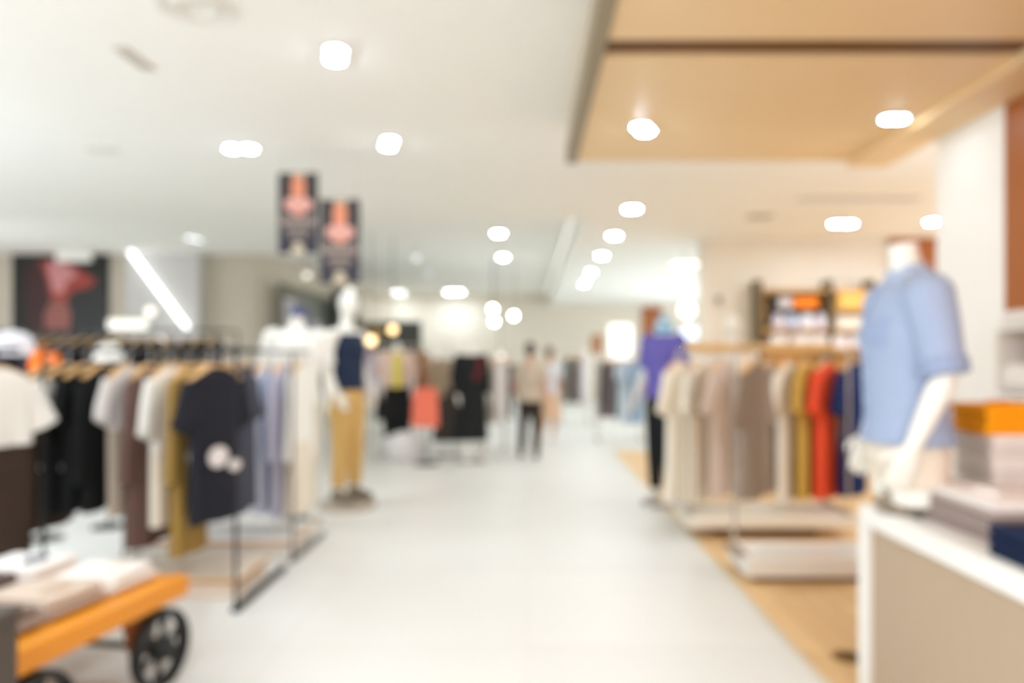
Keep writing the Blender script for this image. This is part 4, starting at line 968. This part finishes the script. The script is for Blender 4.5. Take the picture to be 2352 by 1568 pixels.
cartitems = [
    (-.28, -.34, .34, .27, .034, (150, 132, 118), 'taupe folded trousers', 'near the dark box', None),
    (-.27, -.04, .32, .28, .034, (176, 156, 140), 'sand folded sweater', 'in the middle along the orange beam', None),
    (-.27, .265, .32, .28, .03, (228, 218, 206), 'ivory folded shirt', 'at the far corner by the beam', None),
    (-.66, -.34, .34, .27, .045, (46, 48, 72), 'navy folded jeans', 'near the left photo edge', None),
    (-.66, -.04, .32, .28, .04, (214, 202, 186), 'cream folded sweater', 'in the middle of the deck', None),
    (-.66, .265, .32, .28, .034, (222, 210, 198), 'pale folded blouse', 'at the far left corner', None),
    (-.28, -.34, .30, .25, .034, (128, 110, 98), 'mocha folded shirt', 'lying over the taupe trousers', 1),
    (-.66, -.34, .30, .25, .04, (60, 60, 86), 'dark blue folded shirt', 'lying over the navy jeans', 1),
    (-.27, -.04, .29, .26, .04, (204, 186, 168), 'pale sand folded tee', 'lying over the sand sweater', 1),
    (-.66, -.04, .29, .26, .045, (96, 84, 78), 'brown folded cardigan', 'lying over the cream sweater', 1),
    (-.66, .265, .30, .26, .045, (238, 234, 228), 'white folded shirt with navy collar', 'lying over the pale blouse', 1),
    (-.27, .265, .28, .25, .034, (234, 228, 220), 'chalk white folded tee', 'lying over the ivory shirt', 1)]
base_h = {}
for u, v, lx, ly, h, cl, nm, wh, up in cartitems:
    z = HB + .001 + (base_h[(u, v)] + .001 if up else 0); base_h[(u, v)] = h
    p = oncart(u, v, z); folded(p[0], p[1], p[2], lx, ly, h, fab(cl), nm + ' on the orange cart ' + wh, ca + PI + (rnd.uniform(-.12, .12) if up else 0), 'folded clothes', True, 'folded_clothes', cm=fab((52, 60, 92)) if 'collar' in nm else None)
# dark box in the corner
t = thing('display_cube', 'dark brown display box in the lower left photo corner', 'box', (-1.715, 1.98, 0))
MB().rbox(-.26, .26, -.14, .14, .03, .665, .008).build('case', mat('dark_box', (72, 62, 52), .6), t); MB().rbox(-.27, .27, -.15, .15, .665, .69, .006).build('lid', mat('dark_box', (72, 62, 52), .6), t); MB().box(-.24, .24, -.12, .12, 0, .03).build('plinth', BLACKM, t)

# hats on little posts behind rack C
def hatpost(px, py, d, col, label, s=1.0, beanie=False):
    x, z = wx(px, d), wz(py, d)
    t = thing('hat_post', 'thin black post carrying the ' + label, 'hat stand', (x, d, 0))
    MB().lathe([(.13, 0), (.13, .012), (.02, .02)], n=24).build('base', BLACKM, t, True); MB().cyl((0, 0, .015), (0, 0, z - .02), .009, 8).build('pole', BLACKM, t); MB().lathe([(.06, z - .02), (.075, z), (.05, z + .04)], n=20).build('head_rest', BLACKM, t, True)
    if beanie:
        q = thing('beanie', label, 'hat', (x, d, z)); m = fab(col)
        MB().lathe([(.1, 0), (.105, .03), (.1, .09), (.075, .14), (.03, .17), (.008, .175)], n=24).build('crown', m, q, True); MB().lathe([(.108, -.005), (.112, .02), (.108, .045)], n=24).build('cuff', m, q, True)
    else: cap(x, d, z, col, label, s, R(20))
hatpost(30, 815, 5.9, (222, 220, 224), 'white cap at the left photo edge', 1.5)
hatpost(104, 848, 5.7, (250, 124, 40), 'bright orange beanie behind the left racks', 1.0, True)
hatpost(250, 828, 6.1, (240, 238, 230), 'small white cap above the hangers', 1.1)

# ================================================================== camera and render look
cam = bpy.data.cameras.new('camera'); co = bpy.data.objects.new('camera', cam); COL.objects.link(co)
co.location = (0, 0, CAMZ); co.rotation_euler = (PI / 2, 0, 0)
cam.sensor_width = 36; cam.lens = F / 2352 * 36; cam.clip_start = .05; cam.clip_end = 100
cam.shift_x = -(CX - 1176) / 2352; cam.shift_y = (CY - 784) / 2352
cam.dof.use_dof = True; cam.dof.focus_distance = .35                     # the photograph is focused far too near
cam.dof.aperture_fstop = (cam.lens / 1000) / (33 / F * .35)
sc.camera = co
w = bpy.data.worlds.new('world'); sc.world = w; w.use_nodes = True
w.node_tree.nodes['Background'].inputs[0].default_value = (1, .95, .88, 1); w.node_tree.nodes['Background'].inputs[1].default_value = .3
sc.view_settings.view_transform = 'Standard'; sc.view_settings.look = 'None'; sc.view_settings.gamma = 1
sc.view_settings.exposure = -.1
cy = sc.cycles
cy.use_denoising = True; cy.max_bounces = 10; cy.diffuse_bounces = 7; cy.caustics_reflective = False; cy.caustics_refractive = False
cy.sample_clamp_indirect = 6
